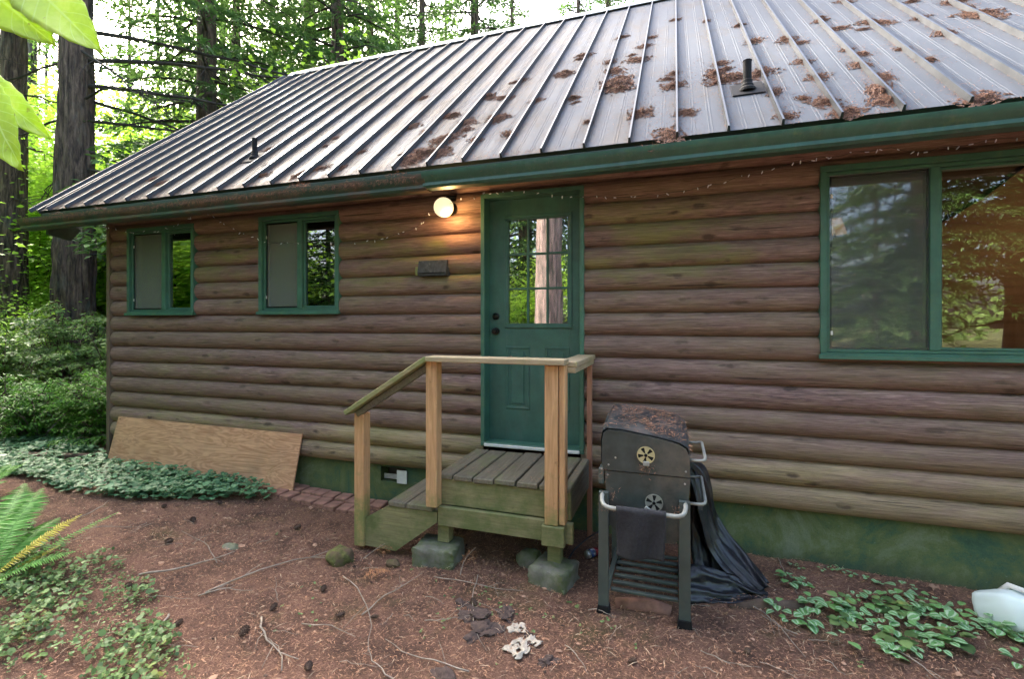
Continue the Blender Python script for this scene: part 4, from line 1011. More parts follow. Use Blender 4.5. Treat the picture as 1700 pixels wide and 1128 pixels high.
# debris in the old gutter: needles poking over the lip, a few cobweb wisps
rs = RS(5); n = 9000; x = rs.uniform(-6.8, .2, n); dens = np.array([noise.noise(Vector((a*2.2, 0, 1))) for a in x]); keep = dens > rs.uniform(-.45, .35, n); x = x[keep]; n = len(x)
h = np.array([max(0, noise.noise(Vector((a*3.1, 4, 1)))) for a in x])
P = np.stack([x, rs.uniform(-.578, -.46, n), 2.835+h*.08+rs.uniform(-.01,.02,n)], 1); a = rs.uniform(0, 2*PI, n)
D = np.stack([np.cos(a), np.sin(a)*.7, rs.normal(0,.35,n)], 1); V, F = blades(P, D, rs.normal(0,1,(n,3)), rs.uniform(.02,.06,n), rs.uniform(.002,.004,n))
n2 = 2600; x = rs.uniform(-6.8,-1.9,n2); P = np.stack([x, np.full(n2, -.592), 2.85-np.abs(rs.normal(0,.02,n2))], 1); a = rs.normal(0, .9, n2)
V2, F2 = blades(P, np.stack([np.sin(a), rs.uniform(-.25,0,n2), -np.cos(a)], 1), np.tile([0,-1,.1], (n2,1)), rs.uniform(.02,.05,n2), rs.uniform(.0012,.0022,n2))
tag(link(np_mesh('gutter_needle_litter', np.concatenate([V, V2]), np.concatenate([F, F2+len(V)])), 'gutter_needle_litter', M['litter_dark']), 'brown needles and debris filling the old left gutter', 'needles', kind='stuff')
# needles on the grill hood
rs = RS(9); n = 2300; x = np.clip(rs.normal(-.13, .13, n), -.38, .07); y = rs.uniform(gy0+.02, gy1-.02, n)
dn = np.array([noise.noise(Vector((a*9, b*9, 3))) for a, b in zip(x, y)]); k_ = dn > rs.uniform(-.5,.3,n); x, y = x[k_], y[k_]; n = len(x)
hz = np.interp(x, [p[0] for p in hp[2:-1]], [p[1] for p in hp[2:-1]]); t = (y-gy0)/(gy1-gy0); hz = hz+.062*np.sin(PI*.5*np.minimum(1, t*1.7))*np.clip((hz-.95)/.05, 0, 1)+.009+rs.uniform(0,.008,n)
a = rs.uniform(0, 2*PI, n); V, F = blades(np.stack([x, y, hz], 1), np.stack([np.cos(a), np.sin(a), rs.normal(0,.12,n)-.15*(x+.2)], 1), np.stack([rs.normal(0,.3,n), rs.normal(0,.3,n), np.ones(n)], 1), rs.uniform(.015,.045,n), rs.uniform(.002,.0042,n))
for (cx_, cz_, cnt) in ((-.157,.865,40), (.03,.66,90), (-.39,.62,60), (-.34,.70,30), (-.40,.82,40)):
    m2 = cnt; P = np.stack([rs.normal(cx_,.022,m2), rs.uniform(-1.075,-1.03,m2), rs.normal(cz_,.018,m2)], 1); V2, F2 = blades(P, rs.normal(0,1,(m2,3)), rs.normal(0,1,(m2,3)), rs.uniform(.012,.035,m2), rs.uniform(.001,.002,m2)); F = np.concatenate([F, F2+len(V)]); V = np.concatenate([V, V2])
tag(link(np_mesh('grill_needle_litter', V, F), 'grill_needle_litter', M['litter']), 'orange brown fir needles spread over the grill hood and handles', 'needles', kind='stuff')

# ------------------------------------------------------------ ground litter
def ground_litter():
    rs = RS(11); n = 190000
    y = -2.9+3.1*rs.rand(n)**.9; x = rs.uniform(-7.6, 2.4, n); y[::6] = rs.uniform(-4.6, -2.8, len(y[::6])); x[::6] = rs.uniform(-5, 4, len(x[::6]))
    # denser toward the camera side
    keep = (rs.rand(n) < np.clip(1.2-.13*np.abs(x+.9), .25, 1)); x, y = x[keep], y[keep]; n = len(x)
    z = np.array([gz(a, b) for a, b in zip(x, y)])+rs.uniform(.002,.012,n)
    a = rs.uniform(0, 2*PI, n); P = np.stack([x, y, z], 1); D = np.stack([np.cos(a), np.sin(a), rs.normal(0,.18,n)], 1); N = np.stack([rs.normal(0,.5,n), rs.normal(0,.5,n), np.ones(n)], 1)
    V, F = blades(P, D, N, rs.uniform(.012,.034,n), rs.uniform(.0014,.0034,n))
    tag(link(np_mesh('needle_litter', V, F), 'needle_litter', M['litter']), 'carpet of fallen brown fir needles on the ground', 'needles', kind='stuff')
ground_litter()
def ground_debris():
    rs = RS(91); n = 5200; x = rs.uniform(-7, 2.3, n); y = -2.8+3.0*rs.rand(n); dn = np.array([noise.noise(Vector((a*1.7, b*1.7, 8))) for a, b in zip(x, y)]); k_ = dn > rs.uniform(-.7, .5, n); x, y = x[k_], y[k_]; n = len(x)
    z = np.array([gz(a, b) for a, b in zip(x, y)]); V = []; F = []
    for i in range(n):
        s_ = rs.uniform(.004, .014)*(1 if rs.rand() < .93 else 2.2); a = rs.uniform(0, 6.28); el = rs.uniform(.3, 1); c0 = len(V)
        for q in range(5):
            t = a+q*1.2566; V.append((x[i]+s_*math.cos(t)*rs.uniform(.6,1.2), y[i]+s_*math.sin(t)*el*rs.uniform(.6,1.2), z[i]+.002+rs.uniform(0,.006)))
        V.append((x[i], y[i], z[i]+.006+s_*rs.uniform(.2,.8)))
        F += [(c0+q, c0+(q+1) % 5, c0+5) for q in range(5)]
    tag(link(np_mesh('bark_crumbs', V, F), 'bark_crumbs', leafmat('bark_crumb', (.035,.022,.018), (.30,.18,.12), 0, .9)), 'crumbs of bark and cone scales strewn over the ground', 'crumbs', kind='stuff')
    n = 2600; x = rs.uniform(-6, 2.3, n); y = rs.uniform(-2.6, .0, n); z = np.array([gz(a, b) for a, b in zip(x, y)])+rs.uniform(.008,.02,n); a = rs.uniform(0, 6.28, n)
    V, F = blades(np.stack([x, y, z], 1), np.stack([np.cos(a), np.sin(a), rs.normal(0,.1,n)], 1), np.stack([rs.normal(0,.4,n), rs.normal(0,.4,n), np.ones(n)], 1), rs.uniform(.03,.09,n), rs.uniform(.0015,.003,n))
    tag(link(np_mesh('straw_litter', V, F), 'straw_litter', leafmat('dry_straw', (.30,.20,.13), (.62,.47,.32), .1, .8)), 'pale dry straws and fine twigs in the litter', 'straw', kind='stuff')
ground_debris()
# cones
def cone_mesh(seed):
    rs = random.Random(seed); mb = MB(); mb.tube([(-.035,0,0), (-.025,0,0), (0,0,0), (.025,0,0), (.04,0,0)], [.004,.012,.016,.011,.002], 8)
    for i in range(60):
        t = i/60; x = -.034+.072*t; r_ = .017*math.sin(PI*(.12+.85*t))+.003; a = i*2.4
        c_ = Vector((x, r_*math.cos(a), r_*math.sin(a))); out_ = Vector((-.35, math.cos(a), math.sin(a))).normalized(); sd = Vector((0, -math.sin(a), math.cos(a)))
        mb.add([c_-sd*.006, c_+sd*.006, c_+out_*.010+sd*.004, c_+out_*.010-sd*.004], [(0,1,2,3)])
    me = mb.mesh('fir_cone', False); me.materials.append(M['cone']); return me
cms = [cone_mesh(k) for k in range(2)]
rr = random.Random(6)
for i, (x, y) in enumerate([(-3.836,-.667),(-3.746,-.992),(-3.547,-1.33),(-3.257,-1.795),(-2.613,-1.956),(-2.115,-1.381),(-2.244,-1.655),(-1.624,-1.542),(-1.817,-1.596),(-1.144,-1.226),(-2.198,-1.903),(-3.164,-1.771),(-1.691,-1.992),(-4.2,-.9),(-2.9,-.75),(.35,-1.2),(-.2,-1.45)]):
    o = bpy.data.objects.new('fir_cone', cms[i % 2]); C.collection.objects.link(o); o.location = (x, y, gz(x, y)+.022); o.rotation_euler = (rr.uniform(0,6), rr.uniform(-.2,.2), rr.uniform(0,6)); s = rr.uniform(.55, .85); o.scale = (s, s, s)
    tag(o, 'dark brown fir cone lying in the needle litter', 'cone', 'fir cones on the ground')
# twigs
TW = [((-2.755,-1.682),(-2.366,-.90),.007,'longest pale curved twig running across the needles towards the stair post'),((-2.089,-1.22),(-1.477,-1.808),.005,0),((-2.24,-1.75),(-1.769,-1.975),.008,'thick pale forked stick near the bottom edge left of the stairs'),((-1.981,-1.721),(-1.614,-1.731),.004,0),((-3.318,-1.697),(-2.984,-1.264),.009,'straight grey stick pointing at the broken wood knot'),((-2.772,-1.709),(-2.484,-1.577),.005,0),((-1.713,-1.543),(-1.596,-1.053),.005,0),((-1.235,-.931),(-.913,-1.617),.004,'thin upright looking twig in front of the square pier block'),((-.538,-1.419),(-.395,-1.609),.004,0),((.269,-.383),(.566,-.743),.004,0),((1.076,-.874),(1.197,-1.071),.006,'pale stick among the bottom right variegated leaves'),((.408,-.734),(.628,-1.143),.004,0),((-2.739,-1.919),(-2.564,-2.077),.009,0),((.714,-1.114),(.775,-1.214),.004,0),((-1.793,-2.047),(-2.121,-1.877),.004,0),((-2.908,-2.034),(-2.339,-2.051),.004,0),((-2.993,-1.401),(-3.629,-1.181),.004,0),((-4.322,-1.469),(-3.993,-1.249),.004,0),((.713,.0),(.727,-.493),.004,0),((-.938,-1.759),(-1.453,-1.692),.005,0),((-1.279,-1.907),(-1.538,-1.731),.005,0),((-4.682,-1.308),(-4.822,-.956),.006,0),((-1.502,-1.061),(-.897,-1.006),.004,0)]
rr = random.Random(21)
for i in range(44):
    x = rr.uniform(-4.4, 1.4); y = rr.uniform(-2.1, -.95) if x < 0 else rr.uniform(-1.4, -.7); a = rr.uniform(0, 6.28); l_ = rr.uniform(.08, .3)
    TW.append(((x, y), (x+l_*math.cos(a), y+l_*math.sin(a)), rr.uniform(.0015, .0035), 0))
for (a, b, r_, lab) in TW:
    A, B = Vector((*a, 0)), Vector((*b, 0)); Lh = (B-A).length; sd = (B-A).cross(Vector((0,0,1))).normalized(); mb = MB(); pts = []
    bend = rr.uniform(-.12, .12)*Lh; n_ = 9
    for i in range(n_):
        t = i/(n_-1); p = A.lerp(B, t)+sd*(bend*math.sin(PI*t)+rr.uniform(-.008,.008)); p.z = gz(p.x, p.y)+.008+r_+.010*abs(math.sin(t*4)); pts.append(p)
    rad = [r_*(1-.65*i/(n_-1))*.8 for i in range(n_)]
    mb.tube(pts, rad, 6)
    for q in range(rr.choice((1,2,3)) if Lh > .25 else 0):
        i = rr.randrange(2, 7); d_ = ((B-A).normalized()+sd*rr.choice((-1,1))*rr.uniform(.5,1.2)); l2 = Lh*rr.uniform(.12,.3); e = pts[i]+d_*l2; m_ = pts[i]+d_*l2*.5+sd*rr.uniform(-.01,.01); e.z = gz(e.x, e.y)+.01; m_.z = (e.z+pts[i].z)/2+.01
        mb.tube([pts[i], m_, e], [rad[i]*.6, rad[i]*.45, rad[i]*.2], 5)
    o = mb.build('twig', M['twig'], None, True); tag(o, lab or 'thin dry twig lying on the needle litter', 'twig', 'fallen twigs')
# rotten crumbs, paper scraps, chips, half-buried logs
for i, (x, y, s) in enumerate(((-1.08,-1.33,.09),(-1.0,-1.45,.10),(-.93,-1.25,.07),(-1.22,-1.24,.05),(-.60,-1.56,.05),(-.74,-1.42,.045),(-1.02,-1.85,.10))):
    rock('bark_lump', (x, y, gz(x, y)+.0), (s, s*.65, s*.32), M['rot'], i*3.3, 'crumbly dark lump of rotten bark on the needles', 'bark lump', 'rotten bark lumps', amp=.8, sub=4, rz=i)
for i, (x, y, s, rz) in enumerate(((-.82,-1.36,.055,.4), (-.75,-1.50,.085,1.1))):
    vs = []; N_ = 14
    for j in range(N_+1):
        for k in range(N_+1):
            u, v = j/N_*2-1, k/N_*2-1; q = 1+.45*noise.noise(Vector((u*1.4+i*4, v*1.4, 0))); vs.append((u*s*q, v*s*.7*q, .012+.016*noise.noise(Vector((u*3, v*3, i*2)))))
    fs = [(j*(N_+1)+k, (j+1)*(N_+1)+k, (j+1)*(N_+1)+k+1, j*(N_+1)+k+1) for j in range(N_) for k in range(N_) if noise.noise(Vector((j*.35, k*.35, i*3+.5))) > -.22]
    o = link(MB().add(vs, fs).mesh('paper_scrap', False), 'paper_scrap', M['scrap'], smooth=True); o.location = (x, y, gz(x, y)); o.rotation_euler = (0, 0, rz)
    o.modifiers.new('thick', 'SOLIDIFY').thickness = .003
    tag(o, ('smaller torn pale scrap nearer the pier block', 'larger torn pale scrap lying on the needles in front of the grill')[i], 'scrap', 'torn pale scraps')
def lying_log(pts, r, name, m, label, cat):
    mb = MB(); mb.tube(pts, r, 14); o = mb.build(name, m, None, True)
    for v in o.data.vertices: v.co += v.normal*.02*noise.noise(v.co*9)
    return tag(o, label, cat)
lying_log([(.30,-.80,.0), (.48,-.73,.02), (.72,-.62,.0)], [.03,.04,.03], 'rotten_log', M['bark_log'], 'short half buried rotten log beside the black cover', 'log')
lying_log([(-.33,-.93,-.01), (-.15,-.92,.01), (-.02,-.93,.0)], [.035,.045,.04], 'rotten_log', M['brick'], 'reddish wood chunk lying on the ground under the grill', 'log')
lying_log([(-8.6,-.55,.10), (-7.0,-.25,.12), (-6.25,-.02,.13)], [.04,.035,.03], 'fallen_branch', M['bark_log'], 'brown fallen branch lying across the ground cover left of the plywood', 'branch')

rs = RS(66); Ps = []
for (x0, x1, y0, y1, z, n) in ((-1.6,-.64,-.8,-.1,.631,900), (-1.98,-1.63,-.84,-.1,.396,260), (-1.65,-.66,-.92,-.81,1.468,40)):
    x = rs.uniform(x0, x1, n); y = rs.uniform(y0, y1, n); dn = np.array([noise.noise(Vector((a*4, b*4, 1))) for a, b in zip(x, y)]); k_ = dn > rs.uniform(-.6,.5,n); Ps.append(np.stack([x[k_], y[k_], np.full(k_.sum(), z)+rs.uniform(0,.004,k_.sum())], 1))
P = np.concatenate(Ps); n = len(P); a = rs.uniform(0, 6.28, n)
V, F = blades(P, np.stack([np.cos(a), np.sin(a), np.zeros(n)], 1), np.tile([0.,0,1], (n,1))+rs.normal(0,.2,(n,3)), rs.uniform(.012,.035,n), rs.uniform(.0014,.003,n))
tag(link(np_mesh('deck_needle_litter', V, F), 'deck_needle_litter', M['litter']), 'fir needles lying on the porch boards and step', 'needles', kind='stuff')
for i, (x, y, rz, s_) in enumerate(((-2.10,-.99,.9,.30), (-2.02,-1.10,-.6,.26), (-1.33,-1.02,1.4,.20), (-1.05,-1.95,.3,.24), (.62,-.98,2.2,.16))):
    mb = MB(); pts = [Vector((s_*t, .03*math.sin(t*3), .02+.10*t*(i < 3))) for t in np.linspace(0,1,8)]; mb.tube(pts, [.0028*(1-.7*t) for t in np.linspace(0,1,8)], 5); A_, B_, N_, L_ = [], [], [], []
    q = sprays(RS(i+70), pts[2], (pts[-1]-pts[0]).normalized(), s_*.8, .42, .012, .022, .1, 3)
    r = empty('dead_sprig', (x, y, gz(x, y)+.01), rz, label=('larger rusty dead fir sprig leaning at the foot of the left stair post', 'smaller rusty dead fir sprig beside the mossy stone', 'upright rusty sprig in front of the square pier block', 'rusty sprig at the bottom edge below the pale scraps', 'small rusty sprig right of the grill feet')[i], cat='sprig')
    fm = bladeobj('dead_needles', tuple([a_] for a_ in q), None, wf=.12); link(fm, 'dead_needles', leafmat('rusty_dead_needles', (.22,.10,.05), (.55,.27,.13), .2, .8), r); mb.build('stalk', M['twig'], r)
# ------------------------------------------------------------ plants
def leaf_rosette(rs, m, n_leaves, size, tilt=.45, stem=.05, fold=.2):
    """broad folded leaves with uv.x running midrib -> margin"""
    V = []; F = []; UV = []
    for i in range(n_leaves):
        a = i*2.39+rs.uniform(-.4,.4); el = rs.uniform(.0, tilt); L_ = size*rs.uniform(.65, 1.1); W_ = L_*.36
        base = Vector((math.cos(a)*stem*.4, math.sin(a)*stem*.4, stem*rs.uniform(.5,1.3)))
        d_ = Vector((math.cos(a)*math.cos(el), math.sin(a)*math.cos(el), math.sin(el))); s_ = Vector((-math.sin(a), math.cos(a), 0)); u_ = s_.cross(d_)*-1
        prof = [.1, .85, 1.08, 1.05, .75, .0]; n0 = len(V)
        for j, pw in enumerate(prof):
            t = j/(len(prof)-1); c_ = base+d_*L_*t-Vector((0,0,1))*L_*.28*t*t
            for q in (-1, -.5, 0, .5, 1): V.append(c_+s_*W_*pw*q*1.1+Vector((0,0,1))*abs(q)*pw*W_*fold-Vector((0,0,1))*(q*q)*W_*.12); UV.append(abs(q))
        for j in range(len(prof)-1):
            for q in range(4): F.append((n0+j*5+q, n0+j*5+q+1, n0+(j+1)*5+q+1, n0+(j+1)*5+q))
    me = np_mesh('leaves', V, F); uvl = me.uv_layers.new(name='UVMap'); li = np.zeros(len(me.loops), np.int32); me.loops.foreach_get('vertex_index', li)
    u = np.array(UV)[li]; uvl.data.foreach_set('uv', np.stack([u, np.zeros_like(u)], 1).astype(np.float32).ravel())
    me.materials.append(m); me.polygons.foreach_set('use_smooth', [True]*len(me.polygons)); return me
M['plain_leaf'] = M['weed']
VM = [leaf_rosette(RS(40+k), M['varieg' if k != 3 else 'plain_leaf'], 4+k % 4, .045+.006*(k % 4), tilt=.3+.1*(k % 3), fold=.1+.1*(k % 3)) for k in range(9)]
rr = random.Random(15)
PLN = [(.994,-.06),(.761,-.10),(.69,-.345),(.774,-.354),(.777,-.629),(.878,-.595),(.955,-.536),(1.057,-.402),(1.086,-.555),(1.16,-.467),(1.234,-.343),(1.351,-.233),(1.365,-.398),(1.219,-.629),(1.29,-.661),(1.45,-.369),(1.455,-.461),(1.587,-.355),(1.54,-.521),(1.637,-.43),(1.70,-.53),(1.777,-.56),(.557,-.795),(.715,-.828),(.874,-.774),(1.038,-.746),(1.06,-.844),(.832,-.971),(1.302,-.763),(1.406,-.702),(1.11,-.08),(1.634,-.795),(1.041,-.972),(1.438,-.717),(1.207,-.131),(1.178,-.878),(1.0,-.62),(1.13,-.60),(.93,-.66),(1.36,-.5),(1.42,-.56),(1.3,-.45),(1.22,-.52),(1.5,-.63)]
rq = random.Random(99)
PLN += [(a+rq.uniform(-.09,.09), min(-.08, b+rq.uniform(-.07,.07))) for a, b in PLN if rq.random() < .7]
for i, (x, y) in enumerate(PLN):
    o = bpy.data.objects.new('variegated_plant', VM[(i*5) % 9]); C.collection.objects.link(o); o.location = (x+rr.uniform(-.02,.02), y+rr.uniform(-.02,.02), gz(x, y)-.004); o.rotation_euler = (rr.uniform(-.2,.2), rr.uniform(-.2,.2), rr.uniform(0, 6.28))
    s = rr.uniform(.7, 1.35)*(.6 if y > -.2 else 1); o.scale = (s, s, s)
    tag(o, 'low creeping plant with silver marked green leaves on the right needle bed', 'plant', 'variegated plants by the right foundation')
def scatter_leaves(name, region, n, size, m, label, cat, h=(.02,.10), clump=.5, seed=1, tilt=.35, extra=None):
    rs = RS(seed); x0, x1, y0, y1 = region; x = rs.uniform(x0, x1, n*3); y = rs.uniform(y0, y1, n*3)
    ok = np.array([extra(a, b) for a, b in zip(x, y)]) > rs.uniform(0, 1, n*3)
    x, y = x[ok][:n], y[ok][:n]; k = len(x)
    z = np.array([gz(a, b) for a, b in zip(x, y)])+rs.uniform(*h, k)
    # three leaflets to a stalk
    P = []; D = []; N = []; a0 = rs.uniform(0, 2*PI, k)
    for q in range(3):
        a = a0+q*2.094+rs.normal(0,.25,k); P.append(np.stack([x, y, z], 1)); D.append(np.stack([np.cos(a), np.sin(a), rs.normal(0,tilt*.5,k)], 1)); N.append(np.stack([rs.normal(0,tilt,k), rs.normal(0,tilt,k)-.15, np.ones(k)], 1))
    P, D, N = map(np.concatenate, (P, D, N)); L_ = size*np.clip(rs.lognormal(-.15, .38, len(P)), .3, 1.9)
    # rounder leaves: hexagons
    D = norm(D); S = norm(np.cross(D, N)); Lk = L_[:, None]
    V = np.stack([P, P+D*Lk*.3+S*Lk*.42, P+D*Lk*.75+S*Lk*.38, P+D*Lk, P+D*Lk*.75-S*Lk*.38, P+D*Lk*.3-S*Lk*.42], 1).reshape(-1, 3)
    return tag(link(np_mesh(name, V, np.arange(len(V)).reshape(-1, 6)), name, m), label, cat, kind='stuff')
def inpoly(poly):
    def f(x, y):
        c_ = False; j = len(poly)-1
        for i in range(len(poly)):
            (xi, yi), (xj, yj) = poly[i], poly[j]
            if (yi > y) != (yj > y) and x < (xj-xi)*(y-yi)/(yj-yi)+xi: c_ = not c_
            j = i
        return c_
    return f
gp1 = inpoly([(-9.8,-.1),(-7.6,.35),(-6.35,.0),(-6.1,-.22),(-3.75,-.22),(-3.55,-.35),(-3.9,-.62),(-4.5,-.85),(-5.2,-.95),(-6.3,-.80),(-7.6,-.85),(-9.8,-1.3)])
scatter_leaves('ground_cover', (-9.8,-3.5,-1.3,.4), 7500, .036, M['cover_leaf'], 'dense bluish green ground cover in front of the plywood', 'ground cover', (.03,.11), seed=3, extra=lambda x, y: (1 if gp1(x, y) else 0)*(.75+1.2*blobs_noise(x, y, 2.2, 1)))
gp2 = inpoly([(-8,-1.3),(-4.6,-1.55),(-3.9,-1.65),(-3.35,-1.65),(-2.9,-1.85),(-2.65,-2.0),(-2.2,-2.15),(-1.9,-2.4),(-8,-4.2)])
scatter_leaves('low_weeds', (-8,-1.9,-4.2,-1.3), 11000, .021, M['weed'], 'mixed low green and yellow weeds at the bottom left', 'weeds', (.01,.09), seed=4, tilt=.6, extra=lambda x, y: (.9 if gp2(x, y) else 0)*(.48+2.4*blobs_noise(x, y, 2.6, 2)))
scatter_leaves('tiny_weeds', (-8,-1.9,-4.2,-1.3), 7000, .011, M['weed'], 'lacy tiny weed leaves between the larger weeds at bottom left', 'weeds', (.004,.05), seed=14, tilt=.7, extra=lambda x, y: (1 if gp2(x, y) else 0)*(.5+1.5*blobs_noise(x, y, 3.6, 7)))
scatter_leaves('moss_sprigs', (-3,2.3,-2.4,-.9), 160, .014, M['weed'], 'few tiny green seedlings in the needle litter', 'seedlings', (.004,.02), seed=8, extra=lambda x, y: 1 if blobs_noise(x, y, 2.1, 6) > .2 else 0)
# sword ferns
def frond(mb, base, az, el, L_, W_, droop, rs, npin=34):
    d_ = Vector((math.cos(az)*math.cos(el), math.sin(az)*math.cos(el), math.sin(el))); sd = Vector((-math.sin(az), math.cos(az), 0))
    pts = [Vector(base)+d_*L_*t-Vector((0,0,1))*droop*L_*t*t for t in np.linspace(0, 1, 14)]
    mb.tube(pts, [.004*(1-.8*i/13) for i in range(14)], 5)
    for i in range(npin):
        t = .12+.88*i/npin; k = t*13; a = int(k); p = pts[a].lerp(pts[min(13, a+1)], k-a); tg = (pts[min(13, a+1)]-pts[max(0, a-1)]).normalized()
        w_ = W_*math.sin(PI*min(1, .18+.8*(1-t)))*(1 if t < .8 else (1-t)/.2*.8+.2)
        for s_ in (-1, 1):
            e = p+sd*s_*w_+tg*w_*.30-Vector((0,0,1))*w_*rs.uniform(.05,.30); m_ = p.lerp(e, .4)+Vector((0,0,1))*w_*.06; wd = tg*max(.004, w_*.085)
            n0 = len(mb.v); mb.v += [tuple(p-wd*.7), tuple(p+wd*.7), tuple(m_+wd), tuple(e), tuple(m_-wd)]; mb.f.append((n0, n0+1, n0+2, n0+3, n0+4))
def fern(loc, fr, label, group=None):
    r = empty('sword_fern', loc, label=label, cat='fern', group=group); rs = RS(int(abs(loc[0]*100)))
    for (az, el, L_, W_, dr_, m) in fr:
        mb = MB(); frond(mb, (0,0,.02), R(az), R(el), L_, W_, dr_, rs, int(30+L_*14)); link(mb.mesh('frond', False), 'frond', M[m], r)
fern((-3.93,-2.20,gz(-3.93,-2.20)), [(a_, e_, l_*.84, w_*.86, d_, m_) for a_, e_, l_, w_, d_, m_ in [(137,44,1.12,.135,.22,'fern'), (122,50,1.0,.13,.25,'fern'), (150,40,1.0,.13,.25,'fern'), (78,42,.78,.085,.22,'fern_yellow'), (84,24,.95,.055,.14,'fern'), (98,14,.55,.04,.08,'fern_yellow'), (168,42,.9,.12,.3,'fern'), (60,30,.6,.08,.3,'fern'), (-20,40,.7,.11,.4,'fern'), (195,45,.8,.11,.35,'fern'), (235,50,.7,.11,.35,'fern'), (108,40,.8,.12,.3,'fern')]], 'large bright sword fern with one yellowing frond at the left foreground edge')
fern((-5.9,-1.35,gz(-5.9,-1.35)), [(a, 45+(a % 7)*3, .55, .07, .35, 'fern') for a in range(0, 360, 40)], 'small sword fern at the left edge behind the large fern')
for i, (x, y, s) in enumerate(((-9.7,1.3,1.25), (-8.9,2.3,1.1))):
    fern((x, y, gz(x, y)), [(a+i*13, 38+(a % 9)*4, .9*s, .10, .40, 'fern') for a in range(0, 360, 28)], ('sword fern with arching fronds behind the dark shrub, nearest the left edge', 'sword fern behind the dark shrub in front of the thick trunk')[i], 'ferns under the trees')

# evergreen shrub at the cabin corner
def shrub(loc, rad, h, nb, m, label, cat, seed, size=.05, group=None, name='evergreen_shrub', wf=.34):
    rs = RS(seed); r = empty(name, loc, label=label, cat=cat, group=group); S = ([], [], [], []); st_ = MB()
    for i in range(nb):
        a = rs.uniform(0, 2*PI); el = rs.uniform(.05, 1.35)
        hz_ = rs.uniform(.05, h*.75); L_ = rad*rs.uniform(.55, 1.05)*(1.05-.45*hz_/h); dr_ = Vector((math.cos(a)*math.cos(el), math.sin(a)*math.cos(el), math.sin(el)*.8))
        p0 = Vector((rs.normal(0, rad*.25), rs.normal(0, rad*.25), hz_)); q = sprays(rs, p0, dr_, L_, .34, size*1.1, size, .3, 2.2)
        for k in range(4): S[k].append(q[k])
        st_.tube([p0*.3, p0, p0+dr_*L_*.5-Vector((0,0,.07*L_)), p0+dr_*L_*.9-Vector((0,0,.24*L_))], [.012,.008,.005,.002], 5, False)
    link(bladeobj('foliage', S, m, wf=wf), 'foliage', m, r); st_.build('branches', M['bark'], r)
    return r
shrub((-7.35, .75, .02), .98, 1.1, 150, M['shrub'], 'dense dark green shrub with bright upper sprays against the cabin corner', 'shrub', 1, .05)
shrub((-8.35, .35, .02), .93, .95, 110, M['shrub'], 'dark green shrub left of the one touching the cabin corner', 'shrub', 2, .05)
shrub((-9.5, .1, .1), .9, 1.0, 80, M['shrub'], 'low dark shrub at the far left edge above the ground cover', 'shrub', 5, .05)
for i, (x, y, rad, h, s_, m_, lb_) in enumerate(((-10.9,3.0,1.0,1.9,.07,'brush','grey green brush at the foot of the thickest trunk'), (-12.6,3.0,1.3,2.3,.08,'brush','tall pale brush left of the thickest trunk'), (-13.4,1.6,1.3,2.6,.08,'needles','dark young hemlock brush at the left edge below the bare trunk'), (-10.2,4.3,1.0,1.5,.07,'brush','brush between the thickest trunk and the cabin corner'), (-11.4,1.3,1.1,1.6,.07,'brush','leafy brush behind the left ferns'))):
    shrub((x, y, gz(x, y)), rad, h, 70, M[m_], lb_, 'bush', 20+i, s_, 'brush under the trees', 'brush_bush', .5)

# near lime leaves at the top left
def blade_mesh(base, tip, wdt, nrm, curl=.1, lob=0):
    base, tip, nrm = Vector(base), Vector(tip), Vector(nrm).normalized(); L_ = (tip-base).length; d_ = (tip-base)/L_; s_ = d_.cross(nrm).normalized(); u_ = s_.cross(d_); vs = []; nu, nv = 18, 8
    for i in range(nu+1):
        t = i/nu; w_ = wdt*(math.sin(PI*t**.8)**.75)*(1-.25*t)+wdt*.02
        for j in range(nv+1):
            q = j/nv*2-1; ser = 1+.05*math.sin(t*70)*(abs(q) > .9)
            vs.append(base+d_*L_*t+s_*w_*.5*q*ser+u_*(-curl*L_*t*t+.10*wdt*abs(q)+.012*L_*math.sin(abs(q)*9-t*26)*.35))
    return vs, [(i*(nv+1)+j, i*(nv+1)+j+1, (i+1)*(nv+1)+j+1, (i+1)*(nv+1)+j) for i in range(nu) for j in range(nv)]
def cp(px, py, dp):   # a point seen in the photograph at depth dp, turned into a place
    a = (px-850)/800; b = -(py-536)/800; c_, s_ = math.cos(YAW), math.sin(YAW); return Vector(((-s_+a*c_)*dp, -3.9+(c_+a*s_)*dp, 1.7+b*dp))
lv = empty('leafy_branch', cp(-60, -60, .6), label='bright lime green leaves of a branch hanging close at the top left corner', cat='branch')
nr = Vector((.25, -.9, .3))
for b0, t0, w_ in (((-70,-60,.62), (84,68,.60), .085), ((20,-60,.60), (158,76,.55), .075), ((-50,120,.60), (74,224,.56), .045), ((-40,130,.56), (25,276,.52), .055)):
    B = cp(*b0)-lv.location; T = cp(*t0)-lv.location; vs, fs = blade_mesh(B, T, w_, nr, .06); me = MB().add(vs, fs).mesh('leaf', False); uvl = me.uv_layers.new(name='UVMap')
    for lp in me.loops: uvl.data[lp.index].uv = ((lp.vertex_index//9)/18, (lp.vertex_index % 9)/8*2-1)
    o = link(me, 'leaf', M['lime'], lv, True); o.modifiers.new('thick', 'SOLIDIFY').thickness = .0006
mb = MB(); mb.tube([cp(40,-150,.6)-lv.location, cp(-30,-60,.6)-lv.location, cp(-80,60,.6)-lv.location, cp(-60,140,.6)-lv.location], [.004,.0035,.003,.002], 6); mb.tube([cp(-30,-60,.6)-lv.location, cp(20,-60,.6)-lv.location], .002, 6); mb.build('stem', M['shrub'], lv, True)

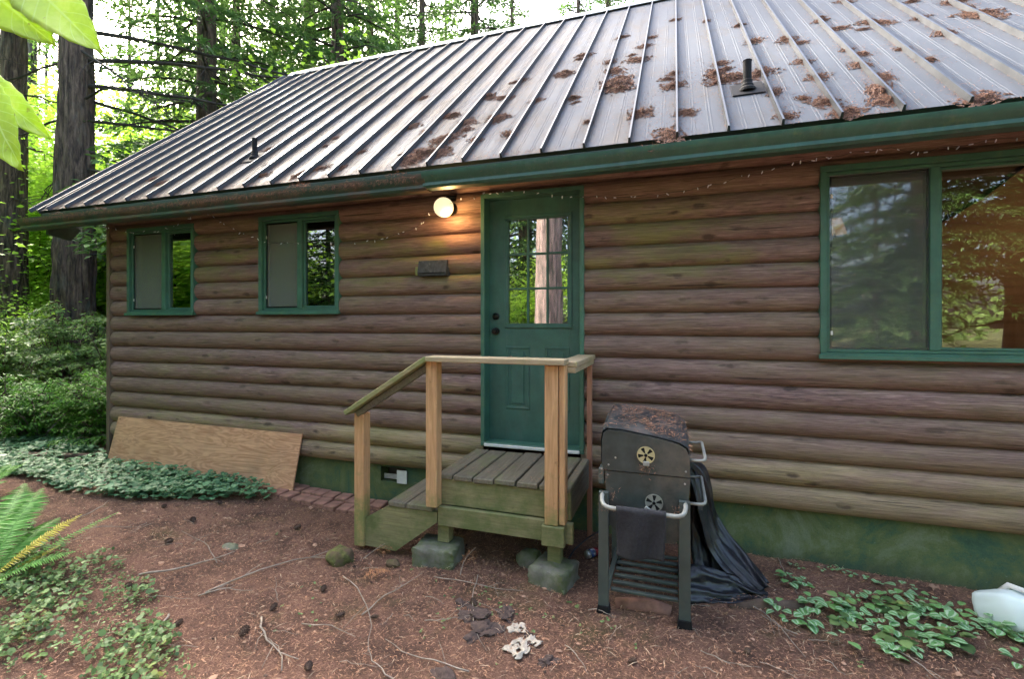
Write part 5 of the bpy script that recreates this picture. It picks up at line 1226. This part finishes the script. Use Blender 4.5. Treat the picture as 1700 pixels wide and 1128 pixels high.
# ------------------------------------------------------------ trees
def trunk_mesh(h, r, seed, segs=40, rings=90, ridge=.05, lean=(0,0), flare=.35):
    rs = RS(seed); V = []; n1 = segs
    zs = np.concatenate([np.linspace(-.3, min(h, 9), int(rings*.75)), np.linspace(min(h, 9), h, int(rings*.25)+2)[1:]])
    for z in zs:
        t = max(0, z)/h; rr_ = r*(1-.85*t)*(1+flare*math.exp(-max(0,z)*2.2)); cx_ = lean[0]*t+.12*r*noise.noise(Vector((z*.25, seed, 0))); cy_ = lean[1]*t
        for k in range(n1):
            a = 2*PI*k/n1; ca, sa = math.cos(a), math.sin(a)
            q = 1+ridge*1.6*noise.noise(Vector((ca*5, sa*5, z*.7+seed)))+ridge*1.3*noise.noise(Vector((ca*11, sa*11, z*1.6)))+.12*flare*math.exp(-max(0,z)*2)*math.sin(a*5+seed)
            V.append((cx_+rr_*q*ca, cy_+rr_*q*sa, z))
    F = [(i*n1+k, i*n1+(k+1)%n1, (i+1)*n1+(k+1)%n1, (i+1)*n1+k) for i in range(len(zs)-1) for k in range(n1)]
    return np_mesh('trunk', V, F)
def conifer(seed, h, r, live0, nb, bl, m='needles', size=.13, dead=20, dead0=1.5, deadL=2.2, segs=20, lean=(0,0), bark_='bark', dens=1., side=.30):
    rs = RS(seed); tm = trunk_mesh(h, r, seed, segs, 60, .05, lean); tm.materials.append(M[bark_]); tm.polygons.foreach_set('use_smooth', [True]*len(tm.polygons))
    S = ([], [], [], []); tw = MB()
    for i in range(nb):
        t = (i+rs.uniform(0,.9))/nb; z = live0+(h-live0)*t**1.15; a = i*2.4+rs.uniform(-.3,.3); L_ = bl*(1-.82*t)*rs.uniform(.65, 1.15); el = .15-.3*(1-t)+rs.uniform(-.1,.1)
        d_ = Vector((math.cos(a)*math.cos(el), math.sin(a)*math.cos(el), math.sin(el))); p0 = Vector((lean[0]*z/h, lean[1]*z/h, z))
        q = sprays(rs, p0+d_*.15*L_, d_, L_*.9, side, size*.95/dens, size, .32, 3.4)
        for k in range(4): S[k].append(q[k])
        tw.tube([p0, p0+d_*L_*.35-Vector((0,0,.035*L_)), p0+d_*L_*.65-Vector((0,0,.12*L_)), p0+d_*L_-Vector((0,0,.30*L_))], [.05*bl/3*(1-.6*t), .028*bl/3, .016, .004], 5, False)
    fm = bladeobj('crown', S, None, wf=.36) if nb else None
    if fm: fm.materials.append(M[m])
    for i in range(dead):
        z = dead0+(live0+3-dead0)*rs.rand(); a = rs.uniform(0, 2*PI); L_ = deadL*rs.uniform(.3, 1.1); d_ = Vector((math.cos(a), math.sin(a), rs.uniform(-.15,.25))); p0 = Vector((0,0,z)); pts = [p0+d_*L_*t-Vector((0,0,.35*L_*t*t))+Vector(rs.normal(0,.03,3)) for t in np.linspace(0,1,7)]
        tw.tube(pts, [.035*(1-t*.9)*L_/2+.003 for t in np.linspace(0,1,7)], 5, False)
        for q in range(int(L_*5)):
            k = rs.randint(2, 7); e = Vector(rs.normal(0, .6, 3)); e.z = -abs(e.z)*.5; e += d_*.6; tw.tube([pts[k], pts[k]+e*.2*L_, pts[k]+e*.42*L_-Vector((0,0,.05))], [.007,.005,.002], 4, False)
    bm_ = tw.mesh('branches', False); bm_.materials.append(M['twig_dark'] if bark_ != 'bark_sunlit' else M['bark'])
    return tm, fm, bm_
def plant_tree(ms, x, y, rz, s, label, group, name='fir_tree', cat='tree'):
    r = empty(name, (x, y, gz(x, y)-.05), rz, label=label, cat=cat, group=group); r.scale = (s, s, s)
    for nm, me in zip(('trunk', 'crown', 'branches'), ms):
        if me: o = bpy.data.objects.new(nm, me); C.collection.objects.link(o); o.parent = r
    return r
cA = conifer(1, 24, .33, 3.0, 150, 4.0, size=.19, side=.46)
cB = conifer(2, 22, .26, 2.0, 150, 3.4, 'needles_lit', .18, side=.46)
cC = conifer(3, 27, .36, 4.0, 150, 4.0, dead=34, size=.19, side=.46)
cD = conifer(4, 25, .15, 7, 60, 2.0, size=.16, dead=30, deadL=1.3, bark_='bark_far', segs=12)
cE = conifer(9, 5.5, .05, .3, 75, 1.5, 'needles_lit', .11, dead=0, segs=8)
cF = conifer(14, 9, .11, .6, 100, 2.5, 'needles', .12, dead=4, segs=10)
G1 = 'firs behind the cabin'
def pol(px, dep): 
    a = (px-850)/800; c_, s_ = math.cos(YAW), math.sin(YAW); return (-s_+a*c_)*dep, -3.9+(c_+a*s_)*dep
# the two thick trunks of the left, with their own bark and dead limbs
def big_trunk(x, y, r, seed, label, limbs, h=25):
    t = empty('fir_tree', (x, y, gz(x, y)-.05), 0, label=label, cat='tree'); tm = trunk_mesh(h, r, seed, 96, 320, .085, (.25,.1), .28); tm.materials.append(M['bark'])
    link(tm, 'trunk', M['bark'], t, True); tw = MB(); rs = RS(seed); S = ([], [], [], [])
    for (z, az, L_, el, dr_) in limbs:
        a = R(az); d_ = Vector((math.cos(a)*math.cos(R(el)), math.sin(a)*math.cos(R(el)), math.sin(R(el)))); p0 = Vector((0,0,z)); n_ = 12
        pts = [p0+d_*L_*q-Vector((0,0,dr_*L_*q*q))+Vector(rs.normal(0,.025,3))*q*2 for q in np.linspace(0,1,n_)]
        tw.tube(pts, [max(.006, .045*(1-q*.85)*(.55+L_/9)) for q in np.linspace(0,1,n_)], 7, False)
        for q in range(int(L_*5)):
            k = rs.randint(3, n_); e = d_*.5+Vector(rs.normal(0,.55,3)); e.z = e.z*.6-.25; l2 = rs.uniform(.3, 1.1)
            m_ = pts[k]+e*l2*.5+Vector(rs.normal(0,.03,3)); en = pts[k]+e*l2-Vector((0,0,.12)); tw.tube([pts[k], m_, en], [.012,.007,.002], 4, False)
            for w_ in range(4): e2 = e*.3+Vector(rs.normal(0,.3,3)); tw.tube([m_, m_+e2*.3], [.004,.0015], 3, False)
    tw.build('branches', M['twig_dark'], t)
    for i in range(46):
        z = 10+14*rs.rand(); a = rs.uniform(0,2*PI); L_ = 3.4*rs.uniform(.5,1)*(1-(z-10)/17*.6); d_ = Vector((math.cos(a), math.sin(a), -.05)); q = sprays(rs, Vector((0,0,z)), d_, L_, .3, .15, .16, .3, 3)
        for k in range(4): S[k].append(q[k])
    link(bladeobj('crown', S, None, wf=.36), 'crown', M['needles'], t)
x, y = pol(121, 12.2)
AZR = math.degrees(YAW)      # screen-right direction
big_trunk(x, y, .455, 11, 'thickest dark fir trunk with bare dead limbs, left of the cabin corner', [(10.2,AZR-6,7.5,-2,.10),(9.0,AZR+10,7.0,-3,.12),(8.6,AZR-20,3.6,-30,.1),(8.2,AZR+2,7.2,2,.14),(7.6,AZR,6.6,-4,.10),(7.3,AZR+25,4.5,-8,.15),(7.0,AZR-12,3.0,30,.5),(6.7,AZR+8,4.2,0,.10),(6.0,AZR,2.4,-14,.1),(5.5,AZR-5,3.6,-8,.12),(5.3,AZR+12,3.2,-15,.05),(4.85,AZR,3.2,0,.12),(4.45,AZR-8,1.6,4,.4),(4.05,AZR,1.6,0,0),(3.3,AZR,1.9,0,.02),(6.8,AZR+170,2.6,-8,.1),(8.2,AZR+180,2.6,-10,.2),(5.6,AZR+160,1.4,-20,.2),(9.6,AZR+150,3,0,.2)])
x, y = pol(17, 13.6)
big_trunk(x, y, .37, 12, 'dark rough fir trunk at the left edge beside a paler slim one', [(8.0,AZR,2.4,-5,.2),(6.6,AZR+20,2.0,-10,.2),(9.2,AZR+180,2.4,0,.2),(5.0,AZR-30,1.2,5,.3),(3.4,AZR,1.0,0,.2)])
BT = [(640,15.5,cE,1.7,'leafy hemlock top between the firs above the ridge'), (300,15.5,cE,1.5,'hemlock with layered sprays left of the shaggy fir'), (370,24,cB,1.1,'fir filling the gap behind the shaggy fir'), (510,20,cA,.95,'fir between the two thin trunks and the ridge start'), (590,28,cA,1.1,'far fir above the ridge start'), (660,27,cC,1.0,'far fir left of the bare slim trunk above the ridge'), (850,30,cA,1.1,'far fir low in the right sky gap'), (1010,26,cC,1.0,'fir tops at the right end of the visible ridge'), (54,21,cD,1.5,'slim grey trunk just right of the trunk at the left edge'), (77,27,cD,1.0,'thin far trunk between the two thick left trunks'), (343,14.5,cC,1.0,'stout shaggy fir rising behind the left rake of the roof'), (392,19,cA,.9,'green fir directly right of the stout shaggy one'), (262,26,cD,1.1,'thin pale trunk standing in the white gap of sky'), (456,26,cD,1.0,'left one of two thin trunks above the left roof end'), (481,24,cD,.8,'right one of two thin trunks above the left roof end'), (560,17,cA,1.05,'dark drooping fir above the start of the roof ridge'), (615,24,cB,1.2,'fir behind the dark drooping one above the ridge'), (701,22,cC,.85,'fir with a bare slim trunk above the middle of the ridge'), (788,16,cC,.75,'dark trunk with short side limbs poking over the ridge'), (300,33,cB,1.2,'distant fir seen through the dead limbs'), (215,36,cA,1.1,'hazy far fir between the thick trunk and the roof'), (960,24,cA,.9,'fir whose branches show over the ridge right of the sky gap'), (450,36,cA,1.2,'far fir behind the two thin trunks'), (740,34,cB,1.25,'far fir in the gap beside the trunk over the ridge'), (520,30,cC,1.1,'far dark fir above the roof ridge start'), (5,30,cB,1.1,'far fir beyond the left edge trunk'), (400,12.5,cE,1.2,'young bright hemlock just beyond the left slope of the roof'), (330,13,cE,1.1,'young hemlock with hanging sprays beside the shaggy fir'), (690,17,cE,1.35,'small rounded bright conifer top above the ridge')]
rr = random.Random(2)
for px, dep, ms, s, lb_ in BT:
    x, y = pol(px, dep); plant_tree(ms, x, y, rr.uniform(0, 6.28), s, lb_, G1)
# trees all round, mirrored in the windows and shading the place
AR = [(-2.95,-7.6,'pale'), (2.2,-17,cC), (7.5,-15,cA), (.2,-20,cB), (-6.3,-16.5,cA), (-11.5,-16.5,cC), (-15.5,-11,cB), (-18,-6.5,cA), (-19,0,cB), (-8.6,-7.2,cF), (-10.8,-9.2,cF), (5.6,-13,cF), (3.4,-14.5,cF), (12,-9,cB), (14,3,cA), (11,12,cB), (4,16,cA), (-3,-22,cC), (11,-17,cC), (17,-13,cA), (-21,-3.5,cB), (-23,-1.5,cC)]
for i, (x, y, ms) in enumerate(AR):
    if ms == 'pale':
        ms = conifer(31, 24, .36, 15, 26, 2.2, dead=14, dead0=5, bark_='bark_sunlit', segs=40); plant_tree(ms, x, y, 0, 1, 'pale sunlit fir trunk standing opposite the door, mirrored in its glass', 'firs around the clearing', 'fir_tree'); continue
    plant_tree(ms, x, y, rr.uniform(0, 6.28), rr.uniform(.85, 1.15), 'tall fir across the clearing, seen only mirrored in the window glass', 'firs around the clearing')
# vine maples: bright leaf clouds
def maple(seed, h, rad, n, size):
    rs = RS(seed); tw = MB(); P = []
    for i in range(22):
        a = rs.uniform(0,2*PI); L_ = rad*rs.uniform(.4,1); top = Vector((math.cos(a)*L_, math.sin(a)*L_, h*rs.uniform(.25,1))); b0 = Vector((rs.normal(0,.12), rs.normal(0,.12), 0)); mid = b0.lerp(top, .5)+Vector((0,0,h*.12)); pts = [b0, b0.lerp(mid,.5)+Vector(rs.normal(0,.08,3)), mid, mid.lerp(top,.6)+Vector(rs.normal(0,.1,3)), top]; tw.tube(pts, [.04,.03,.02,.012,.004], 5, False)
        for q in range(int(n/22)):
            t = rs.uniform(.25,1.05); k = min(3, int(t*4)); c_ = pts[k].lerp(pts[k+1], min(1, t*4-k)); P.append(c_+Vector((rs.normal(0,rad*.20), rs.normal(0,rad*.20), rs.normal(0,.18))))
    P = np.array([tuple(p) for p in P]); n_ = len(P); a = rs.uniform(0,2*PI,n_)
    V, F = blades(P, np.stack([np.cos(a), np.sin(a), rs.normal(-.15,.25,n_)], 1), np.stack([rs.normal(0,.4,n_), rs.normal(0,.4,n_), np.ones(n_)], 1), rs.uniform(size*.7,size*1.4,n_), rs.uniform(size*.6,size*1.1,n_))
    fm = np_mesh('crown', V, F); fm.materials.append(M['maple']); bm_ = tw.mesh('branches', False); bm_.materials.append(M['bark'])
    return None, fm, bm_
m1 = maple(1, 4.2, 2.3, 14000, .10); m2 = maple(2, 7.5, 2.9, 26000, .12); m3 = maple(3, 2.2, 1.5, 4500, .08)
MP = [(330,21,m2,1.4,'tall maple crown behind the dead limbs'), (480,17,m2,1.15,'yellow green maple spray touching the left end of the ridge'), (275,17,m2,1.2,'bright maple behind the lower roof slope'), (30,24,m2,1.5,'tall far maple beyond the left edge trunk'), (650,19,m2,1.35,'maple crown poking over the ridge middle'), (95,20,m2,1.45,'tall bright maple crown right behind the thickest trunk'), (205,16.5,m2,.95,'bright maple leaves just above the left roof corner'), (40,15.5,m2,1.0,'bright maple at the left edge between the trunks'), (150,21,m2,1.5,'tall yellow green maple behind the roof corner'), (60,18,m2,1.2,'bright vine maple between the two thick left trunks'), (190,19,m2,1.05,'bright vine maple filling the gap left of the cabin corner'), (235,23,m2,1.2,'yellow green vine maple beyond the roof corner'), (10,20,m2,1.3,'bright vine maple behind the left edge trunk'), (130,25,m2,1.3,'far bright vine maple behind the thickest trunk'), (420,20,m2,1.15,'bright maple crown above the left roof slope'), (560,14.5,m2,1.12,'yellow green maple crown touching the roof ridge start'), (75,14.8,m1,.8,'low bright vine maple beside the thickest trunk'), (170,15.5,m1,.85,'low vine maple between thick trunk and cabin corner'), (10,11.5,m3,1.0,'small leafy sapling at the left edge')]
for px, dep, ms, s, lb_ in MP:
    x, y = pol(px, dep); plant_tree(ms, x, y, rr.uniform(0, 6.28), s, lb_, 'vine maples', 'vine_maple')
for x, y, ms, s in ((-11.5,-4.6,m2,1.0), (-13,-2.6,m2,1.1), (-14,-7,m2,1.2), (-9.4,-3.4,m1,1.1), (-10.8,-3.0,m1,1.2), (-16,-3.5,m2,1.3), (-5.5,-13,m1,1.1), (-19.5,0,m2,1.1)):
    plant_tree(ms, x, y, rr.uniform(0, 6.28), s, 'leafy maple across the clearing, seen only mirrored in the window glass', 'maples around the clearing', 'vine_maple')
# far wood closing the view
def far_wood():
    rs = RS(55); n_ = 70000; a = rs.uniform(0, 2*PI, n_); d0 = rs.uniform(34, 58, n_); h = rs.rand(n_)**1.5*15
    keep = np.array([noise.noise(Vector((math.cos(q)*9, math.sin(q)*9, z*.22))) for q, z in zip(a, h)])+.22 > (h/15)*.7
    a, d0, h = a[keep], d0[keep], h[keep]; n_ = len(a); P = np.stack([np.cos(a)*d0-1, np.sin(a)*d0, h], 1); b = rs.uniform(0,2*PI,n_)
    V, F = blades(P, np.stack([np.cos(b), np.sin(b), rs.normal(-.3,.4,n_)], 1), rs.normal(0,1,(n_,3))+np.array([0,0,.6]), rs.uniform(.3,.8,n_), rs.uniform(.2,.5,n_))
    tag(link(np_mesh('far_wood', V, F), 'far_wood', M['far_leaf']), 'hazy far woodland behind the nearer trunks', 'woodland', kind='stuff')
far_wood()
# stump seen mirrored in the left window
mb = MB(); mb.tube([(0,0,-.1), (0,0,.3), (.02,0,.9), (.02,0,.95)], [.30,.22,.19,.18], 16); o = mb.build('stump', M['bark'], None, True); o.location = (-11.3, -3.3, gz(-11.3,-3.3)); tag(o, 'old cut stump left of the cabin, mirrored in the left window', 'stump')
# a pale car glimpsed through the brush
x, y = pol(176, 17.5)
car = empty('parked_car', (x, y, gz(x, y)), R(30), label='pale blue white car glimpsed through the brush left of the cabin corner', cat='car')
carp = speckled('pale_car_paint', (.50,.60,.72), .05, 3, .25)
mb = MB(); mb.prism([(-2.1,.32),(-2.15,.62),(-2.0,.82),(-1.2,.92),(1.3,.94),(2.0,.86),(2.15,.66),(2.1,.32)], -.85, .85); autosmooth(mb.build('body', carp, car))
mb = MB(); mb.add([(-1.3,-.78,.93),(1.5,-.78,.95),(1.5,.78,.95),(-1.3,.78,.93),(-.6,-.62,1.44),(.9,-.62,1.46),(.9,.62,1.46),(-.6,.62,1.44)], [(0,1,2,3),(4,7,6,5),(0,4,5,1),(1,5,6,2),(2,6,7,3),(3,7,4,0)]); cb = mb.build('cabin_glass', speckled('car_glass', (.30,.38,.45), .1, 3, .08), car)
mb = MB(); mb.box(-.6,.9,-.62,.62,1.441,1.48,.02); mb.build('car_roof', carp, car)
for sx in (-1.35, 1.35):
    for sy in (-.86, .86):
        mb = MB(); mb.lathe([(.2,-.1),(.32,-.09),(.33,0),(.32,.09),(.2,.1)], 20, Matrix.Translation((sx, sy, .32)) @ Matrix.Rotation(R(90), 4, 'X')); wh = mb.build('wheel', M['black_plastic'], car, True)

# ------------------------------------------------------------ labels that single out repeats
ORD = ('first second third fourth fifth sixth seventh eighth ninth tenth eleventh twelfth thirteenth fourteenth fifteenth sixteenth seventeenth eighteenth nineteenth twentieth '+' '.join('twenty-'+q for q in 'first second third fourth fifth sixth seventh eighth ninth'.split())+' thirtieth').split()
def relabel(objs, desc, what):
    by = {}
    for o in objs: by.setdefault(desc(o), []).append(o)
    for d_, os_ in by.items():
        def sx(o):
            p = o.matrix_world.translation if not o.data or o.matrix_world.translation.length > .001 or not o.type == 'MESH' else Vector(o.data.vertices[0].co)
            c_, s_ = math.cos(YAW), math.sin(YAW); return (c_*p.x+s_*(p.y+3.9))/(-s_*p.x+c_*(p.y+3.9))
        os_.sort(key=sx); n_ = len(os_)
        for i, o in enumerate(os_):
            if n_ == 1: o['label'] = f'{what} {d_}'
            elif i == 0: o['label'] = f'leftmost {what} of those {d_}'
            elif i == n_-1: o['label'] = f'rightmost {what} of those {d_}'
            else: o['label'] = f'{ORD[min(i, 29)]} {what} from left of those {d_}'
bpy.context.view_layer.update()
def grp(g): return [o for o in bpy.data.objects if o.get('group') == g]
def pos(o):
    p = o.matrix_world.translation
    return Vector(o.data.vertices[0].co) if p.length < .001 and o.type == 'MESH' else p
def roofwhere(o):
    p = pos(o); s = (p.y-YE)/math.cos(PA); x = p.x
    col_ = 'above the left window' if x < -4.8 else 'above the middle window' if x < -2.7 else 'above the porch globe' if x < -1.65 else 'above the door' if x < -.7 else 'above the grill' if x < .2 else 'beside the tall pipe' if x < .98 else 'above the screened pane' if x < 1.65 else 'at the far right'
    return ('at the eave ' if s < .3 else 'low ' if s < 1 else 'midway ' if s < 1.7 else 'high ')+col_
relabel([o for o in grp('needle clumps on the metal roof') if o['label'].startswith('small')], roofwhere, 'brown needle clump')
def groundwhere(o):
    p = pos(o)
    a = 'left by the fern' if p.x < -3.3 else 'left of the mossy round stone' if p.x < -2.45 else 'in front of the steps' if p.x < -1.5 else 'in front of the porch' if p.x < -.5 else 'in front of the grill' if p.x < .25 else 'right of the grill'
    return ('farther back, ' if p.y > -1.3 else 'nearer, ' if p.y > -1.75 else 'nearest, ')+a
relabel(grp('fir cones on the ground'), groundwhere, 'dark fir cone')
relabel([o for o in grp('fallen twigs') if o['label'].startswith('thin dry')], groundwhere, 'thin dry twig')
relabel(grp('rotten bark lumps'), lambda o: 'before the porch, nearer' if pos(o).y < -1.38 else 'before the porch, farther back', 'crumbly dark bark lump')
relabel(grp('paver bricks by the foundation'), lambda o: 'in the back row' if pos(o).y > -.15 else 'in the front row', 'worn red paver')
relabel(grp('variegated plants by the right foundation'), lambda o: ('against the green foundation' if pos(o).y > -.3 else 'in the middle band' if pos(o).y > -.52 else 'in the third band' if pos(o).y > -.68 else 'nearest the camera'), 'silver marked plant')

def around(o):
    p = pos(o); a = math.degrees(math.atan2(p.x+1, -(p.y+1)))
    return ('mirrored from the far left' if a < -60 else 'mirrored left of the clearing' if a < -25 else 'mirrored in the middle' if a < 15 else 'mirrored right of the clearing' if a < 80 else 'hidden behind the cabin roof')
relabel([o for o in grp('firs around the clearing') if o['label'].startswith('tall')], around, 'dark fir')
relabel(grp('maples around the clearing'), around, 'leafy maple')
